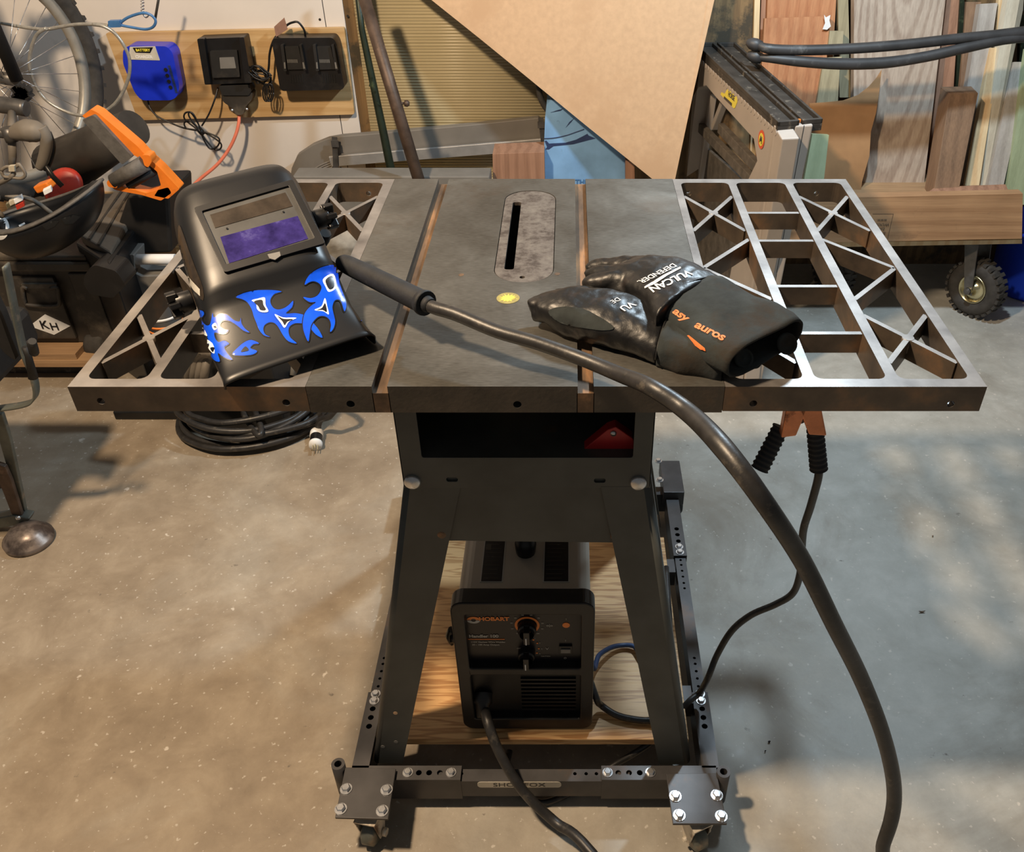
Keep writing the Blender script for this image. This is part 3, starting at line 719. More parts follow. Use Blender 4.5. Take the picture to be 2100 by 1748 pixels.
m = M(); m.plate(rrect(bot_o[0]-.002, bot_o[1]+.002, bot_o[2]-.002, bot_o[3]+.002, .003, 2), [], wf, .006)
for k in range(9): m.box((wx0+wx1)/2-.01, (wx0+wx1)/2+W2-.03, wy+.012, wy+.017, (wz0+wz1)/2-H2+.04+k*.0105, (wz0+wz1)/2-H2+.044+k*.0105)
m.build('louvre_panel', 'black', weld)
for x0_, x1_, num in ((987, 1035, 0), (1116, 1165, 1)):
    zt_ = (wz0+wz1)/2+H2-.022
    a_ = Z(x0_-3, 1195, zt_); b_ = Z(x1_+3, 1112, zt_)
    m = M(); m.box(a_.x, b_.x, a_.y, a_.y+.16, zt_, zt_+.0006); lb = m.build('warning_label', 'greyL', weld)
    m = M(); m.box(a_.x+.002, b_.x-.002, a_.y+.002, a_.y+.158, zt_+.0006, zt_+.0009); m.build('label_field', 'blackdecal', lb)
    m = M()
    for k in range(14): m.box(a_.x+.005, b_.x-.005-random.uniform(0, .01), a_.y+.008+k*.010, a_.y+.0095+k*.010, zt_+.0009, zt_+.0011)
    m.box(a_.x+.004, a_.x+.013, a_.y+(.10 if num else .075), a_.y+(.115 if num else .09), zt_+.0009, zt_+.0012)
    m.build('label_text', 'ss_dark', lb)
p = Z(1078, 1125, wz1-.015); m = M(); m.tube([p+V((0, 0, -.012)), p+V((0, .0, .012)), p+V((0, .03, .028)), p+V((0, .13, .028)), p+V((0, .16, .012)), p+V((0, .16, -.012))], [.016, .019, .016, .016, .019, .016], 14, sub=4)
m.build('carry_handle', 'black', weld)
p = Y(928, 1305, wy+.03); m = M(); m.cyl(p+V((.008, 0, 0)), p-V((.003, 0, 0)), .012); m.tube([p+V((.0, .0, .018)), p-V((.004, 0, 0)), p-V((.003, 0, .022))], [.006, .008, .003], 10, sub=4); m.build('side_latch', 'black', weld)
for sx_ in (wx0+.03, wx1-.03):
    for sy_ in (wy+.04, wy+.34): m = M(); m.cyl((sx_, sy_, bz), (sx_, sy_, bz+.014), .012); m.build('foot', 'blackm', weld)
# ================================================================ WELDING HELMET
HO = V((-.40818, 1.08817, 1.02355))
HR = Matrix(((.85232927, -.1977639, -.48417378), (.51895233, .43482404, .73594601), (.06498684, -.87853144, .4732433)))
hw = lambda x, y, z: HO + HR @ V((x, y, z))
hn = -(HR @ V((0, 1, 0)))
helmet = root('welding_helmet', (-.41, 1.08, ZT), 'black welding helmet with blue flame decals and a purple lens lying on the left wing', 'welding helmet')
rows = []
for u, W_, f_ in ((.1285, .060, .105), (.1285, .070, .075), (.126, .078, .05), (.118, .084, .028), (.106, .088, .012), (.092, .091, .003), (.078, .094, 0), (.04, .097, 0), (0, .099, 0), (-.04, .101, 0), (-.068, .102, 0), (-.078, .103, .003), (-.088, .104, .010), (-.10, .105, .013), (-.14, .107, .014), (-.175, .108, .010), (-.195, .109, .005), (-.206, .111, .000)):
    row = []; n = 44
    for k in range(n+1):
        a = pi*k/n; cx_ = -cos(a); sy = sin(a); e = .36
        kk = min(1, max(0, (.12-u)/.26)); x = (W_-.013*kk)*(abs(cx_)**e)*(1 if cx_ > 0 else -1)-.026*kk
        ye = max(f_+.018, (.1205+.065*x+.4732*u)/.8785)
        row.append(hw(x, f_+(ye-f_)*(1-abs(sy)**e), u))
    rows.append(row)
m = M(); m.grid(rows); m.add(rows[0], [tuple(range(len(rows[0])))])
hs_ = m.build('shell', 'helmet', helmet, solid=.0025, fixn=True)
HT = bvh(hs_)
cp_ = lambda x, y: (320+x/3.567, 310+y/3.567)
def hpl(pts, off, th, mat, name, parent, bev=0, hole=None):
    P = [onplane(*cp_(*q), HO+hn*off, hn) for q in pts]
    if hole is None:
        mm = M(); mm.poly(P, th, hn if True else None)
    else:
        o_ = P[0]; ax = (P[1]-P[0]).normalized(); ay = (hn.cross(ax)).normalized(); fr_ = frame(o_, ax, ay, hn)
        to2 = lambda p: ((p-o_).dot(ax), (p-o_).dot(ay))
        mm = M(); mm.plate(rpoly([to2(p) for p in P], .004), [rpoly([to2(onplane(*cp_(*q), HO+hn*off, hn)) for q in h_], .002) for h_ in hole], fr_, th)
    return mm.build(name, mat, parent, bevel=bev)
lf = hpl([(275, 412), (1000, 205), (1240, 672), (502, 888)], .0035, .004, 'black', 'lens_frame', helmet, .0008, [[(335, 438), (970, 252), (1160, 636), (512, 828)]])
hpl([(330, 436), (975, 250), (1165, 640), (510, 832)], .0010, .003, 'lensgrey', 'filter_body', lf)
hpl([(395, 465), (945, 302), (1000, 402), (432, 562)], .0016, .001, 'solar', 'solar_cell', lf)
hpl([(470, 628), (1035, 474), (1112, 640), (535, 820)], .0016, .001, 'lens', 'shade_lens', lf)['label'] = 'purple auto darkening lens'
hpl([(815, 755), (905, 735), (912, 765), (870, 795), (830, 785)], .0042, .002, 'greyP', 'release_tab', lf)
for q in ((520, 567), (932, 445)):
    p = onplane(*cp_(*q), HO+hn*.0016, hn); mm = M(); mm.cyl(p, p+hn*.0006, .0014, seg=8); mm.build('pin', 'voidm', lf)
# decals
def decal(name, pts, mat, off, parent, grow=0, sub=3):
    P = smoothloop([cp_(*q) for q in pts], sub)
    if grow:
        c0 = P; n_ = len(P); area = sum(P[i][0]*P[(i+1) % n_][1]-P[(i+1) % n_][0]*P[i][1] for i in range(n_)); sgn = 1 if area > 0 else -1
        P = []
        for i in range(n_):
            d = (V(c0[(i+1) % n_])-V(c0[i-1])).normalized(); P.append((c0[i][0]+d.y*grow*sgn, c0[i][1]-d.x*grow*sgn))
    vs, fs = dense(P, 4.0); mm = M(); lay(mm, vs, fs, HT, off)
    return mm.build(name, mat, parent, fixn=False)
FL = [(585, 1070), (640, 1040), (720, 1022), (800, 1018), (870, 1020), (920, 1030), (870, 1045), (840, 1080), (838, 1115), (860, 1150), (895, 1162), (940, 1150), (975, 1125), (1003, 1098), (995, 1145), (950, 1190), (1010, 1188), (1060, 1195), (1110, 1215), (1150, 1260), (1190, 1310), (1218, 1368), (1170, 1345), (1130, 1300), (1095, 1270), (1050, 1262), (1010, 1265), (975, 1290), (970, 1330), (985, 1370), (1030, 1410), (970, 1395), (930, 1350), (895, 1290), (865, 1260), (830, 1255), (795, 1275), (785, 1310), (800, 1345), (835, 1362), (790, 1350), (755, 1310), (735, 1260), (715, 1210), (700, 1160), (670, 1110), (630, 1085)]
FR = [(1328, 834), (1325, 880), (1335, 960), (1355, 1020), (1380, 1090), (1390, 1140), (1378, 1178), (1365, 1140), (1350, 1100), (1325, 1090), (1300, 1105), (1290, 1150), (1300, 1200), (1310, 1250), (1300, 1300), (1275, 1328), (1280, 1280), (1270, 1240), (1240, 1215), (1200, 1212), (1165, 1235), (1135, 1280), (1125, 1340), (1115, 1398), (1090, 1350), (1075, 1290), (1078, 1230), (1095, 1180), (1130, 1140), (1170, 1110), (1130, 1110), (1100, 1095), (1078, 1072), (1130, 1080), (1175, 1065), (1200, 1035), (1210, 1000), (1190, 970), (1150, 955), (1115, 965), (1088, 982), (1100, 940), (1140, 890), (1200, 855), (1260, 838)]
SA = [(310, 1165), (345, 1170), (355, 1195), (335, 1230), (370, 1275), (400, 1265), (415, 1185), (425, 1220), (470, 1195), (520, 1200), (570, 1240), (612, 1250), (620, 1222), (625, 1262), (650, 1300), (685, 1330), (640, 1315), (590, 1275), (540, 1245), (495, 1240), (470, 1260), (470, 1290), (500, 1310), (530, 1312), (510, 1335), (465, 1335), (430, 1330), (435, 1370), (460, 1400), (500, 1390), (535, 1410), (515, 1425), (500, 1440), (520, 1480), (560, 1530), (500, 1510), (455, 1480), (470, 1540), (430, 1530), (395, 1480), (370, 1420), (345, 1340), (325, 1260), (305, 1200)]
SB = [(560, 1490), (600, 1440), (650, 1400), (700, 1385), (755, 1410), (715, 1415), (690, 1445), (740, 1465), (710, 1490), (640, 1498)]
SC_ = [(1468, 1170), (1490, 1150), (1530, 1160), (1545, 1190), (1530, 1230), (1495, 1245), (1510, 1215), (1500, 1190)]
SD = [(1440, 915), (1452, 960), (1450, 1000), (1445, 1100), (1438, 1040), (1425, 1010), (1436, 990)]
inner = {0: ([(700, 1095), (760, 1080), (797, 1078), (802, 1130), (822, 1178), (770, 1182), (740, 1160), (732, 1120)], [(718, 1106), (775, 1094), (786, 1130), (804, 1166), (765, 1168), (748, 1140)]),
         1: ([(868, 1198), (930, 1222), (1028, 1226), (975, 1252), (942, 1298), (913, 1262)], [(890, 1212), (935, 1234), (1002, 1236), (962, 1254), (942, 1280), (925, 1252)]),
         2: ([(1220, 940), (1292, 903), (1315, 1000), (1265, 1035), (1240, 1000)], [(1238, 950), (1284, 920), (1301, 995), (1265, 1016)]),
         3: ([(1160, 1168), (1210, 1140), (1235, 1080), (1252, 1140), (1264, 1200), (1225, 1178)], [(1178, 1170), (1215, 1153), (1236, 1118), (1250, 1182), (1217, 1168)])}
for i_, (pl_, ins) in enumerate(((FL, (0, 1)), (FR, (2, 3)), (SA, ()), (SB, ()), (SC_, ()), (SD, ()))):
    d_ = decal('flame_decal', pl_, 'blackdecal', .0005+.0005*(i_ == 1), helmet, 2.0)
    d_['label'] = 'bright blue flame decal'
    decal('decal_fill', pl_, 'bluedecal', .0008+.0005*(i_ == 1), d_)
    for k in ins:
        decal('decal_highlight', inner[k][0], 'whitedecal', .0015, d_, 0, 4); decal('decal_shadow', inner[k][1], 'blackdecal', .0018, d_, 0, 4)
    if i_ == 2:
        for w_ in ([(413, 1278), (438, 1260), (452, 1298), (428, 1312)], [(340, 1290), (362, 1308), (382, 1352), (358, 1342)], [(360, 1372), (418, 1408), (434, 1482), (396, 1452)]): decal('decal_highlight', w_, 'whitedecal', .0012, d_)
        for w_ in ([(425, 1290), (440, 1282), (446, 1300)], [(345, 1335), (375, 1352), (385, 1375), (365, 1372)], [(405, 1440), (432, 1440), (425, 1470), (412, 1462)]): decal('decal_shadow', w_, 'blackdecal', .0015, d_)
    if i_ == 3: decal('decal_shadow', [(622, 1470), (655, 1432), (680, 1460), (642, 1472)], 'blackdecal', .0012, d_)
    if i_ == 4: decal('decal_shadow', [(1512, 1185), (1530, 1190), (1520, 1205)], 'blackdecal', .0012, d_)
swn = decal('side_window', [(165, 560), (185, 560), (240, 720), (300, 880), (345, 1000), (348, 1095), (300, 1045), (205, 900), (170, 720)], 'solar', .0006, helmet, 0, 2)
decal('reflector', [(203, 876), (222, 890), (270, 950), (326, 1012), (328, 1062), (285, 1022), (240, 960), (212, 915)], 'silver', .0012, swn, 0, 1)
# knobs of the headgear on both sides, headband inside
def knob(c_, ax):
    m = M(); m.cyl(c_-ax*.012, c_+ax*.010, .014, seg=20)
    for k in range(6):
        a = 2*pi*k/6; u = ax.orthogonal().normalized(); w = ax.cross(u); d = u*cos(a)+w*sin(a)
        m.obox(c_+ax*.012+d*.013, d*.006, ax*.007, ax.cross(d)*.004)
    return m.build('headgear_knob', 'black', helmet, bevel=.0015)
ax_ = HR @ V((-1, 0, 0))
knob(hw(-.122, .072, -.03), ax_); knob(hw(.094, .060, .030), -ax_)
m = M(); pts = [hw(.088*cos(a), .055+.05*sin(a), .0) for a in [pi*k/12 for k in range(13)]]
m.tube(pts, .008, 8, sub=2); m.build('headband', 'blackm', helmet)
# ================================================================ GUN AND CABLE
gun = root('welding_torch', (-.2, 1.05, ZT), 'black padded welding torch handle with thick rubber cable draped over the saw table', 'welding torch')
T = lambda px, py, z: Z(px, py, z)
p0, p1 = T(722, 548, .955), T(872, 622, .958)
dr = (p1-p0).normalized()
m = M(); m.tube([p0-dr*.03, p0-dr*.02, p0, p0+(p1-p0)*.5, p0+(p1-p0)*.85, p1], [.006, .012, .0135, .0145, .0150, .0150], 20, sub=3); h_ = m.build('handle', 'foam', gun)
m = M(); m.tube([p1-dr*.008, p1-dr*.002, p1+dr*.002], [.0158, .0172, .0165], 20); m.cyl(p1, p1+dr*.012, .0115, .0095); m.build('collar', 'foam', gun)
path = [p1, p1+dr*.02, T(935, 645, .958), T(1020, 680, .952), T(1100, 703, .948), T(1190, 735, .942), T(1270, 768, .945), T(1335, 795, .965)]
rr = [.0085, .0085, .0086, .0086, .0086, .0088, .0092, .0098]
for q in ((1410, 845, .93, .0105), (1480, 915, .86, .0108), (1560, 1020, .84, .0100), (1645, 1150, .90, .0098), (1710, 1280, .96, .0098), (1765, 1390, 1.03, .0098), (1805, 1490, 1.08, .0098), (1827, 1570, 1.12, .0098), (1834, 1630, 1.15, .0097), (1828, 1680, 1.17, .0098), (1812, 1730, 1.19, .0094), (1790, 1800, 1.22, .0094)):
    path.append(D(q[0], q[1], q[2])); rr.append(q[3])
e_ = D(1640, 1990, 1.30); path += [V((e_.x, e_.y, max(.03, e_.z)))]; rr += [.0094]
g1 = D(1290, 1790, 1.34); g1.z = max(g1.z, .012)
path += [V((.22, .52, .012)), D(1215, 1752, 1.47)*1.0]; rr += [.0094]*2
path[-1].z = max(.012, path[-1].z)
for q in ((1140, 1688, .04), (1088, 1640, .075), (1050, 1590, .115), (1018, 1530, .155), (1000, 1480, .185)): path.append(Z(*q)); rr.append(.0090)
path.append(Y(990, 1440, wy+.012)); rr.append(.0085)
path[-2].y = min(path[-2].y, wy-.03)
m = M(); m.tube(path, rr, 14, sub=6); m.build('cable', 'rubber', gun)
p = Y(991, 1430, wy+.010); m = M(); m.lathe(p, (0, -1, -.5), [(.016, -.006), (.016, .010), (.012, .014), (.0095, .035), (.0001, .035)], 20); m.build('strain_relief', 'black', weld)
# second thinner lead out of the welder front beside the torch cable
# ================================================================ GROUND CLAMP
gc = root('ground_clamp', (.33, YF+.05, .75), 'copper ground clamp with ribbed black grips hanging under the right wing', 'clamp')
yc_ = YF+.055
G = lambda px, py, y=yc_: Y(px, py, y)
def grip(a, b, nm):
    n = 36; pts = [a+(b-a)*i/n for i in range(n+1)]; m = M()
    m.tube(pts, [(.0118 if i % 4 < 2 else .0104)*(1+.08*(i/n)) for i in range(n+1)], 16); return m.build(nm, 'foam', gc)
grip(G(1602, 876), G(1558, 962, yc_-.02), 'grip'); grip(G(1671, 872), G(1679, 962, yc_-.01), 'grip')
for (a, b, c_, d) in (((1607, 890), (1622, 842), (1650, 838), (1628, 880)), ((1664, 884), (1640, 842), (1668, 838), (1690, 880))):
    P = [G(a[0]-10, a[1]-6, yc_-.008), G(b[0]-12, b[1]-30, yc_-.008), G(c_[0]+8, c_[1]-30, yc_-.008), G(d[0], d[1], yc_-.008)]
    m = M(); m.poly(P, .016); m.build('jaw', 'copper', gc, bevel=.002)
m = M(); p = G(1643, 862, yc_-.017); m.cyl(p, p+V((0, .03, 0)), .006, seg=14); m.build('rivet', 'pipe', gc)
pt = [G(1680, 958, yc_-.01), G(1677, 985, yc_-.01), G(1662, 1040, yc_), G(1648, 1085, yc_+.01), G(1644, 1130, yc_+.02), G(1640, 1180, yc_+.03), G(1625, 1218, yc_+.04), G(1590, 1240, yc_+.05), G(1540, 1262, yc_+.06), G(1500, 1295, yc_+.07), G(1470, 1345, yc_+.07)]
pt += [Z(1452, 1390, .20), Z(1435, 1420, .125), Z(1412, 1440, .115), Z(1380, 1475, .085), Z(1345, 1512, .075), Z(1325, 1530, .07), Z(1290, 1552, .05), Z(1255, 1572, .03), Z(1200, 1610, .008), Z(1140, 1640, .008), Z(1095, 1643, .01), Z(1040, 1600, .012), Z(1045, 1540, .02)]
m = M(); m.tube(pt, .0058, 12, sub=6); m.build('lead', 'rubber', gc)
# mains cord: leaves the welder's right side, over the board
cord = M(); pts = [V((wx1-.02, wy+.10, .20)), Z(1222, 1430, .16), Z(1232, 1446, .125), Z(1262, 1466, .118), Z(1295, 1475, .117), Z(1330, 1478, .117), Z(1368, 1470, .116), V((.20, 1.15, .117)), V((.21, 1.35, .117))]
cord.tube(pts, .0062, 12, sub=6); tagd(cord.build('power_cord', 'rubber'), 'black power cord curving over the plywood right of the welder', 'cord')
cord = M(); pts = [V((wx1-.01, wy+.16, .20)), Z(1217, 1370, .16), Z(1228, 1345, .14), Z(1252, 1329, .125), Z(1275, 1324, .118), Z(1300, 1326, .118), Z(1330, 1345, .118), V((.20, 1.33, .118))]
cord.tube(pts, .0048, 12, sub=6); tagd(cord.build('blue_cable', 'cordB'), 'dark blue cable arching out from behind the welder on plywood', 'cable')
# ================================================================ GLOVES
def ell_loft(m, st, seg=20, e=.75, cap=True, flip=False):
    """stations: (left point, right point, half thickness)"""
    rows = []
    for L, R, t_ in st:
        c_ = (L+R)/2; a = (R-L)/2; up = V((0, 0, 1)); row = []
        for k in range(seg):
            th_ = 2*pi*k/seg; cx_, sx_ = cos(th_), sin(th_)
            row.append(c_+a*(abs(cx_)**e*(1 if cx_ > 0 else -1))+up*t_*(abs(sx_)**e*(1 if sx_ > 0 else -1)))
        rows.append(row)
    m.grid(rows, True)
    if cap: m.add(rows[0], [tuple(range(seg))]); m.add(rows[-1], [tuple(range(seg-1, -1, -1))])
    return rows
def glove(name, hand, fingers, cuff, label, mats=('leather', 'suede')):
    base_ = (cuff[0][0]+cuff[0][1])/2
    g = root(name, (base_.x, base_.y, ZT), label, 'glove', 'welding gloves on the saw table')
    m = M(); ell_loft(m, hand, 24, .8)
    for f in fingers: m.tube([V(p) for p, r in f], [r for p, r in f], 12, sub=4)
    o = m.build('hand', mats[0], g)
    md = o.modifiers.new('r', 'REMESH'); md.mode = 'VOXEL'; md.voxel_size = .0026; md.use_smooth_shade = True
    md = o.modifiers.new('s', 'SMOOTH'); md.factor = .5; md.iterations = 5
    tx = bpy.data.textures.new('wr', 'CLOUDS'); tx.noise_scale = .024; md = o.modifiers.new('d', 'DISPLACE'); md.texture = tx; md.strength = .0048; md.mid_level = .5; md.texture_coords = 'LOCAL'
    bpy.context.view_layer.update(); dg = bpy.context.evaluated_depsgraph_get(); dg.update()
    me = bpy.data.meshes.new_from_object(o.evaluated_get(dg)); o.modifiers.clear(); me.name = 'hand'; o.data = me
    m = M(); rr_ = []
    n = len(cuff); st = []
    for i in range(n-1):
        for k in range(5):
            u = k/5; a, b = cuff[i], cuff[i+1]; st.append((a[0].lerp(b[0], u), a[1].lerp(b[1], u), a[2]*(1-u)+b[2]*u))
    st.append(cuff[-1]); ell_loft(m, st, 40, .7, cap=False)
    c_ = m.build('cuff', mats[1], g, solid=.0028)
    c_.modifiers.clear()
    tx = bpy.data.textures.new('wr2', 'CLOUDS'); tx.noise_scale = .05; md = c_.modifiers.new('d', 'DISPLACE'); md.texture = tx; md.strength = .012; md.mid_level = .5; md.texture_coords = 'LOCAL'
    md = c_.modifiers.new('s', 'SOLIDIFY'); md.thickness = .003; md.offset = -1
    # seam piping where hand and cuff meet
    L, R, t_ = cuff[0]; cc = (L+R)/2; a = (R-L)/2*1.02
    m = M(); m.tube([cc+a*cos(q)+V((0, 0, 1))*t_*1.03*sin(q) for q in [pi*k/20 for k in range(21)]], .0016, 8); m.build('seam', mats[0], g)
    return g, o, c_
zg = ZT
P = lambda px, py, z: Z(px, py, zg+z)
# lower glove first
hand = [(P(1345, 735, .015), P(1372, 655, .030), .020), (P(1290, 710, .020), P(1330, 628, .034), .023), (P(1225, 690, .024), P(1262, 612, .036), .025), (P(1165, 668, .026), P(1190, 603, .034), .023), (P(1125, 655, .026), P(1140, 607, .033), .019), (P(1100, 645, .026), P(1110, 612, .031), .014)]
fing = [[(P(1200, 630, .032), .017), (P(1140, 622, .030), .0155), (P(1100, 628, .027), .014), (P(1086, 634, .024), .010)],
        [(P(1200, 655, .022), .016), (P(1140, 645, .022), .0145), (P(1104, 643, .020), .012), (P(1092, 643, .019), .009)],
        [(P(1230, 612, .030), .014), (P(1185, 605, .030), .013), (P(1140, 610, .028), .011)],
        [(P(1270, 690, .016), .017), (P(1215, 680, .015), .017), (P(1160, 668, .016), .013), (P(1128, 655, .016), .009)]]
cuff = [(P(1345, 737, .014), P(1385, 640, .030), .026), (P(1400, 750, .014), P(1440, 650, .028), .028), (P(1480, 765, .012), P(1520, 675, .022), .030)]
gb, gh, gcf = glove('welding_glove', hand, fing, cuff, 'black welding glove underneath, its rounded fingertips reaching nearest the yellow sticker')
Tb = bvh(gh)
m = M(); vs, fs = dense(smoothloop([(1125, 640), (1150, 630), (1195, 634), (1232, 652), (1260, 672), (1240, 678), (1195, 672), (1150, 662)], 3), 4); lay(m, vs, fs, Tb, .0012); m.build('finger_patch', 'suede', gb, fixn=False)
def surf_text(m, s, size, org, ax, ay, tree, off=.0009, bold=0, shear=0, spacing=1, sub=1):
    vs, fs = text2d(s, size, bold, shear, spacing)
    out = []
    for x, y in vs: out.append((org[0]+ax[0]*x+ay[0]*y, org[1]+ax[1]*x+ay[1]*y))
    lay(m, out, fs, tree, off)
m = M(); surf_text(m, 'VU', 22, (1286, 629), (-.88, .44), (.80, .50), Tb, bold=.4); m.build('lettering', 'white', gb, fixn=False); m = M(); surf_text(m, 'DE', 15, (1262, 617), (-.88, .44), (.80, .50), Tb); m.build('lettering', 'white', gb, fixn=False)
# upper glove
zu = .030
hand = [(P(1344, 660, .050), P(1482, 585, .052), .024), (P(1325, 625, .050), P(1440, 560, .054), .025), (P(1300, 605, .048), P(1400, 545, .054), .025), (P(1265, 590, .044), P(1345, 540, .050), .023), (P(1245, 582, .042), P(1310, 543, .046), .019)]
fing = [[(P(1320, 548, .048), .016), (P(1265, 546, .040), .014), (P(1222, 550, .030), .0125), (P(1204, 556, .026), .009)],
        [(P(1320, 560, .052), .016), (P(1262, 562, .048), .0145), (P(1216, 566, .038), .013), (P(1203, 570, .034), .009)],
        [(P(1310, 578, .050), .016), (P(1250, 578, .046), .0145), (P(1212, 584, .038), .013), (P(1199, 588, .034), .009)],
        [(P(1310, 600, .042), .015), (P(1250, 592, .036), .0135), (P(1218, 593, .030), .011), (P(1204, 594, .028), .008)],
        [(P(1350, 640, .040), .015), (P(1325, 640, .036), .014), (P(1290, 612, .032), .0125), (P(1262, 598, .030), .009)]]
cuff = [(P(1346, 642, .048), P(1484, 587, .052), .025), (P(1385, 678, .040), P(1545, 618, .048), .024), (P(1440, 722, .034), P(1598, 640, .044), .023), (P(1494, 758, .026), P(1648, 672, .038), .022)]
ga, gh2, gcf2 = glove('welding_glove', hand, fing, cuff, 'black welding glove lying on top, with full white lettering and orange script on the cuff')
Ta = bvh(gh2); Tc = bvh(gcf2)
m = M()
surf_text(m, 'VULCAN', 24, (1376, 576), (-.92, .42), (.84, .50), Ta, bold=.5, shear=.25, spacing=.9)
m.build('lettering', 'white', ga, fixn=False); m = M()
surf_text(m, 'DEFENDER.', 16, (1347, 562), (-.92, .46), (.84, .50), Ta, bold=.2)
m.build('lettering', 'white', ga, fixn=False); m = M()
vs, fs = dense([(1395, 548), (1397, 551), (1369, 566), (1342, 584), (1323, 592), (1322, 589), (1361, 565)], 2.5); lay(m, vs, fs, Ta, .0009)
m.build('printed_line', 'white', ga, fixn=False)
m = M(); 
for s_, q, ax_q in (('ARC', (1396, 645), (.72, .62)), ('WELD', (1448, 677), (.80, .52)), ('ING', (1478, 691), (.9, .2))):
    pass
surf_text(m, 'asy', 25, (1395, 645), (.90, .62), (.45, -.72), Tc, bold=.7, shear=.3, spacing=.95)
m.build('lettering', 'orangep', ga, fixn=False); m = M()
surf_text(m, 'auros', 27, (1455, 679), (1.02, .50), (.30, -.80), Tc, bold=.7, shear=.3, spacing=.95)
m.build('lettering', 'orangep', ga, fixn=False); m = M()
vs, fs = dense([(1407, 688), (1414, 688), (1446, 714), (1448, 720), (1438, 717), (1408, 695)], 3); lay(m, vs, fs, Tc, .0012)
m.build('printed_bar', 'orangep', ga, fixn=False)
for a, b, c_, r_ in (((1530, 722, .030), (1525, 735, .020), (1520, 745, .015), .013), ((1612, 695, .036), (1614, 705, .026), (1616, 712, .018), .014), ((1545, 735, .012), (1548, 742, .008), (1550, 748, .004), .009)):
    m = M(); c0 = P(*b); m.lathe(c0, (.25, -.75, .6), [(r_, -.001), (r_, .001), (r_*.75, .0016), (r_*.7, .0006), (.002, .0006), (.0001, .0014)], 20); m.build('cuff_tab', 'suede', ga)
# ================================================================ MAGNETS IN THE CABINET
def magnet(pts, y, label, th=.018, scr=()):
    P = [Y(*q, y) for q in pts]; o = M(); c0 = sum(P, V((0, 0, 0)))/len(P)
    r_ = root('welding_magnet', (c0.x, y, min(p.z for p in P)), label, 'welding magnet', 'red welding magnets inside the saw cabinet')
    o.poly(P, th, (0, -1, 0)); o.build('arrow_plate', 'red', r_, bevel=.001)
    for q in scr: p = Y(*q, y); mm = M(); mm.lathe(p, (0, -1, 0), [(.0045, 0), (.004, .002), (.0001, .0026)], 14); mm.build('screw', 'zinc', r_)
zfl = zs-.002
magnet([(1180, 936), (1246, 882), (1263, 876), (1298, 900), (1300, 905), (1300, 936)], YC+.022, 'red arrow welding magnet with bright screws at the right of the cabinet opening', scr=((1258, 889), (1201, 931)))
magnet([(1040, 930), (1062, 905), (1100, 896), (1118, 910), (1100, 925), (1070, 932)], YC+.10, 'dark red welding magnet lying in shadow in the middle of the cabinet')
for q in (((885, 930), (945, 862)), ((905, 925), (925, 858))):
    m = M(); m.cyl(Y(*q[0], YC+.06), Y(*q[1], YC+.12), .0018, seg=8); tagd(m.build('welding_rod', 'gunmetal'), 'thin metal rod standing askew inside the saw cabinet', 'rod', 'rods inside the saw cabinet')
m = M(); m.cyl(Y(1012, 916, YC+.08), Y(1026, 909, YC+.08), .004, seg=10); tagd(m.build('contact_tip', 'gold'), 'small brass tip lying on the saw cabinet floor', 'tip')
# ================================================================ BACKGROUND RIGHT: LEANING SHEETS AND LUMBER
def sheet(name, pts, th, mat, label, cat, group=None, bevel=0, mats=None, side=None):
    """flat board: corners (px, py, distance)"""
    Pp = [Y(*q) for q in pts]
    n = V((0, 0, 0))
    for i in range(len(Pp)): n += (Pp[i]-Pp[0]).cross(Pp[(i+1) % len(Pp)]-Pp[0])
    n.normalize()
    if n.y > 0: n = -n; Pp = Pp[::-1]
    m = M(); m.poly(Pp, th, n, 0, side); o = m.build(name, mats or mat, bevel=bevel)
    return tagd(o, label, cat, group)
def plankpts(t0, t1, b0, b1, yt, yb):
    return [(t0[0], t0[1], yt), (t1[0], t1[1], yt), (b1[0], b1[1], yb), (b0[0], b0[1], yb)]
LG = 'lumber leaning against the back wall'
sheet('mouldy_plywood', plankpts((1440, -120), (1553, -120), (1400, 420), (1550, 420), 3.05, 2.98), .012, 'plyG', 'dark stained plywood sheet leaning behind the sawhorse beside the cardboard', 'plywood', LG)
sheet('edge_strip', plankpts((1551, -120), (1562, -120), (1536, 420), (1548, 420), 3.03, 2.96), .02, 'yel', 'narrow pale strip standing between the stained plywood and the red planks', 'strip', LG)
sheet('cedar_plank', plankpts((1566, -120), (1598, -120), (1545, 420), (1600, 420), 3.035, 2.97), .02, 'cedarD', 'brown plank edge showing left of the short red cedar board', 'plank', LG)
sheet('cedar_plank', plankpts((1578, -120), (1722, -120), (1560, 420), (1690, 420), 3.02, 2.93), .02, 'cedar', 'tall red cedar plank rising above the short cedar board', 'plank', LG)
sheet('cedar_plank', [(1568, 38, 2.96), (1702, 33, 2.96), (1702, 50, 2.96), (1672, 420, 2.86), (1546, 420, 2.86)], .02, 'cedar', 'short red cedar board with a torn paper tag at its top corner', 'plank', LG)
m = M(); m.poly([Y(*q, 2.945) for q in ((1690, 30), (1694, 36), (1703, 31), (1701, 42), (1704, 54), (1696, 61), (1687, 60), (1692, 48))][::-1], .002); tagd(m.build('paper_tag', 'white'), 'torn white scrap of paper stapled to the red cedar board corner', 'paper')
sheet('batten', plankpts((1716, -120), (1737, -120), (1722, 200), (1744, 200), 3.00, 2.98), .03, 'greent', 'thin greenish upright batten standing right of the cedar boards', 'batten', LG)
for a, lb in (((1702, 64, 1730, 64, 1697, 108, 1727, 108), 'uppermost short greenish offcut beside the cedar board'), ((1696, 118, 1727, 116, 1690, 134, 1720, 134), 'middle short greenish offcut under the rubber straps')):
    sheet('wood_offcut', plankpts(a[0:2], a[2:4], a[4:6], a[6:8], 2.94, 2.93), .03, 'greent', lb, 'offcut', 'greenish offcuts')
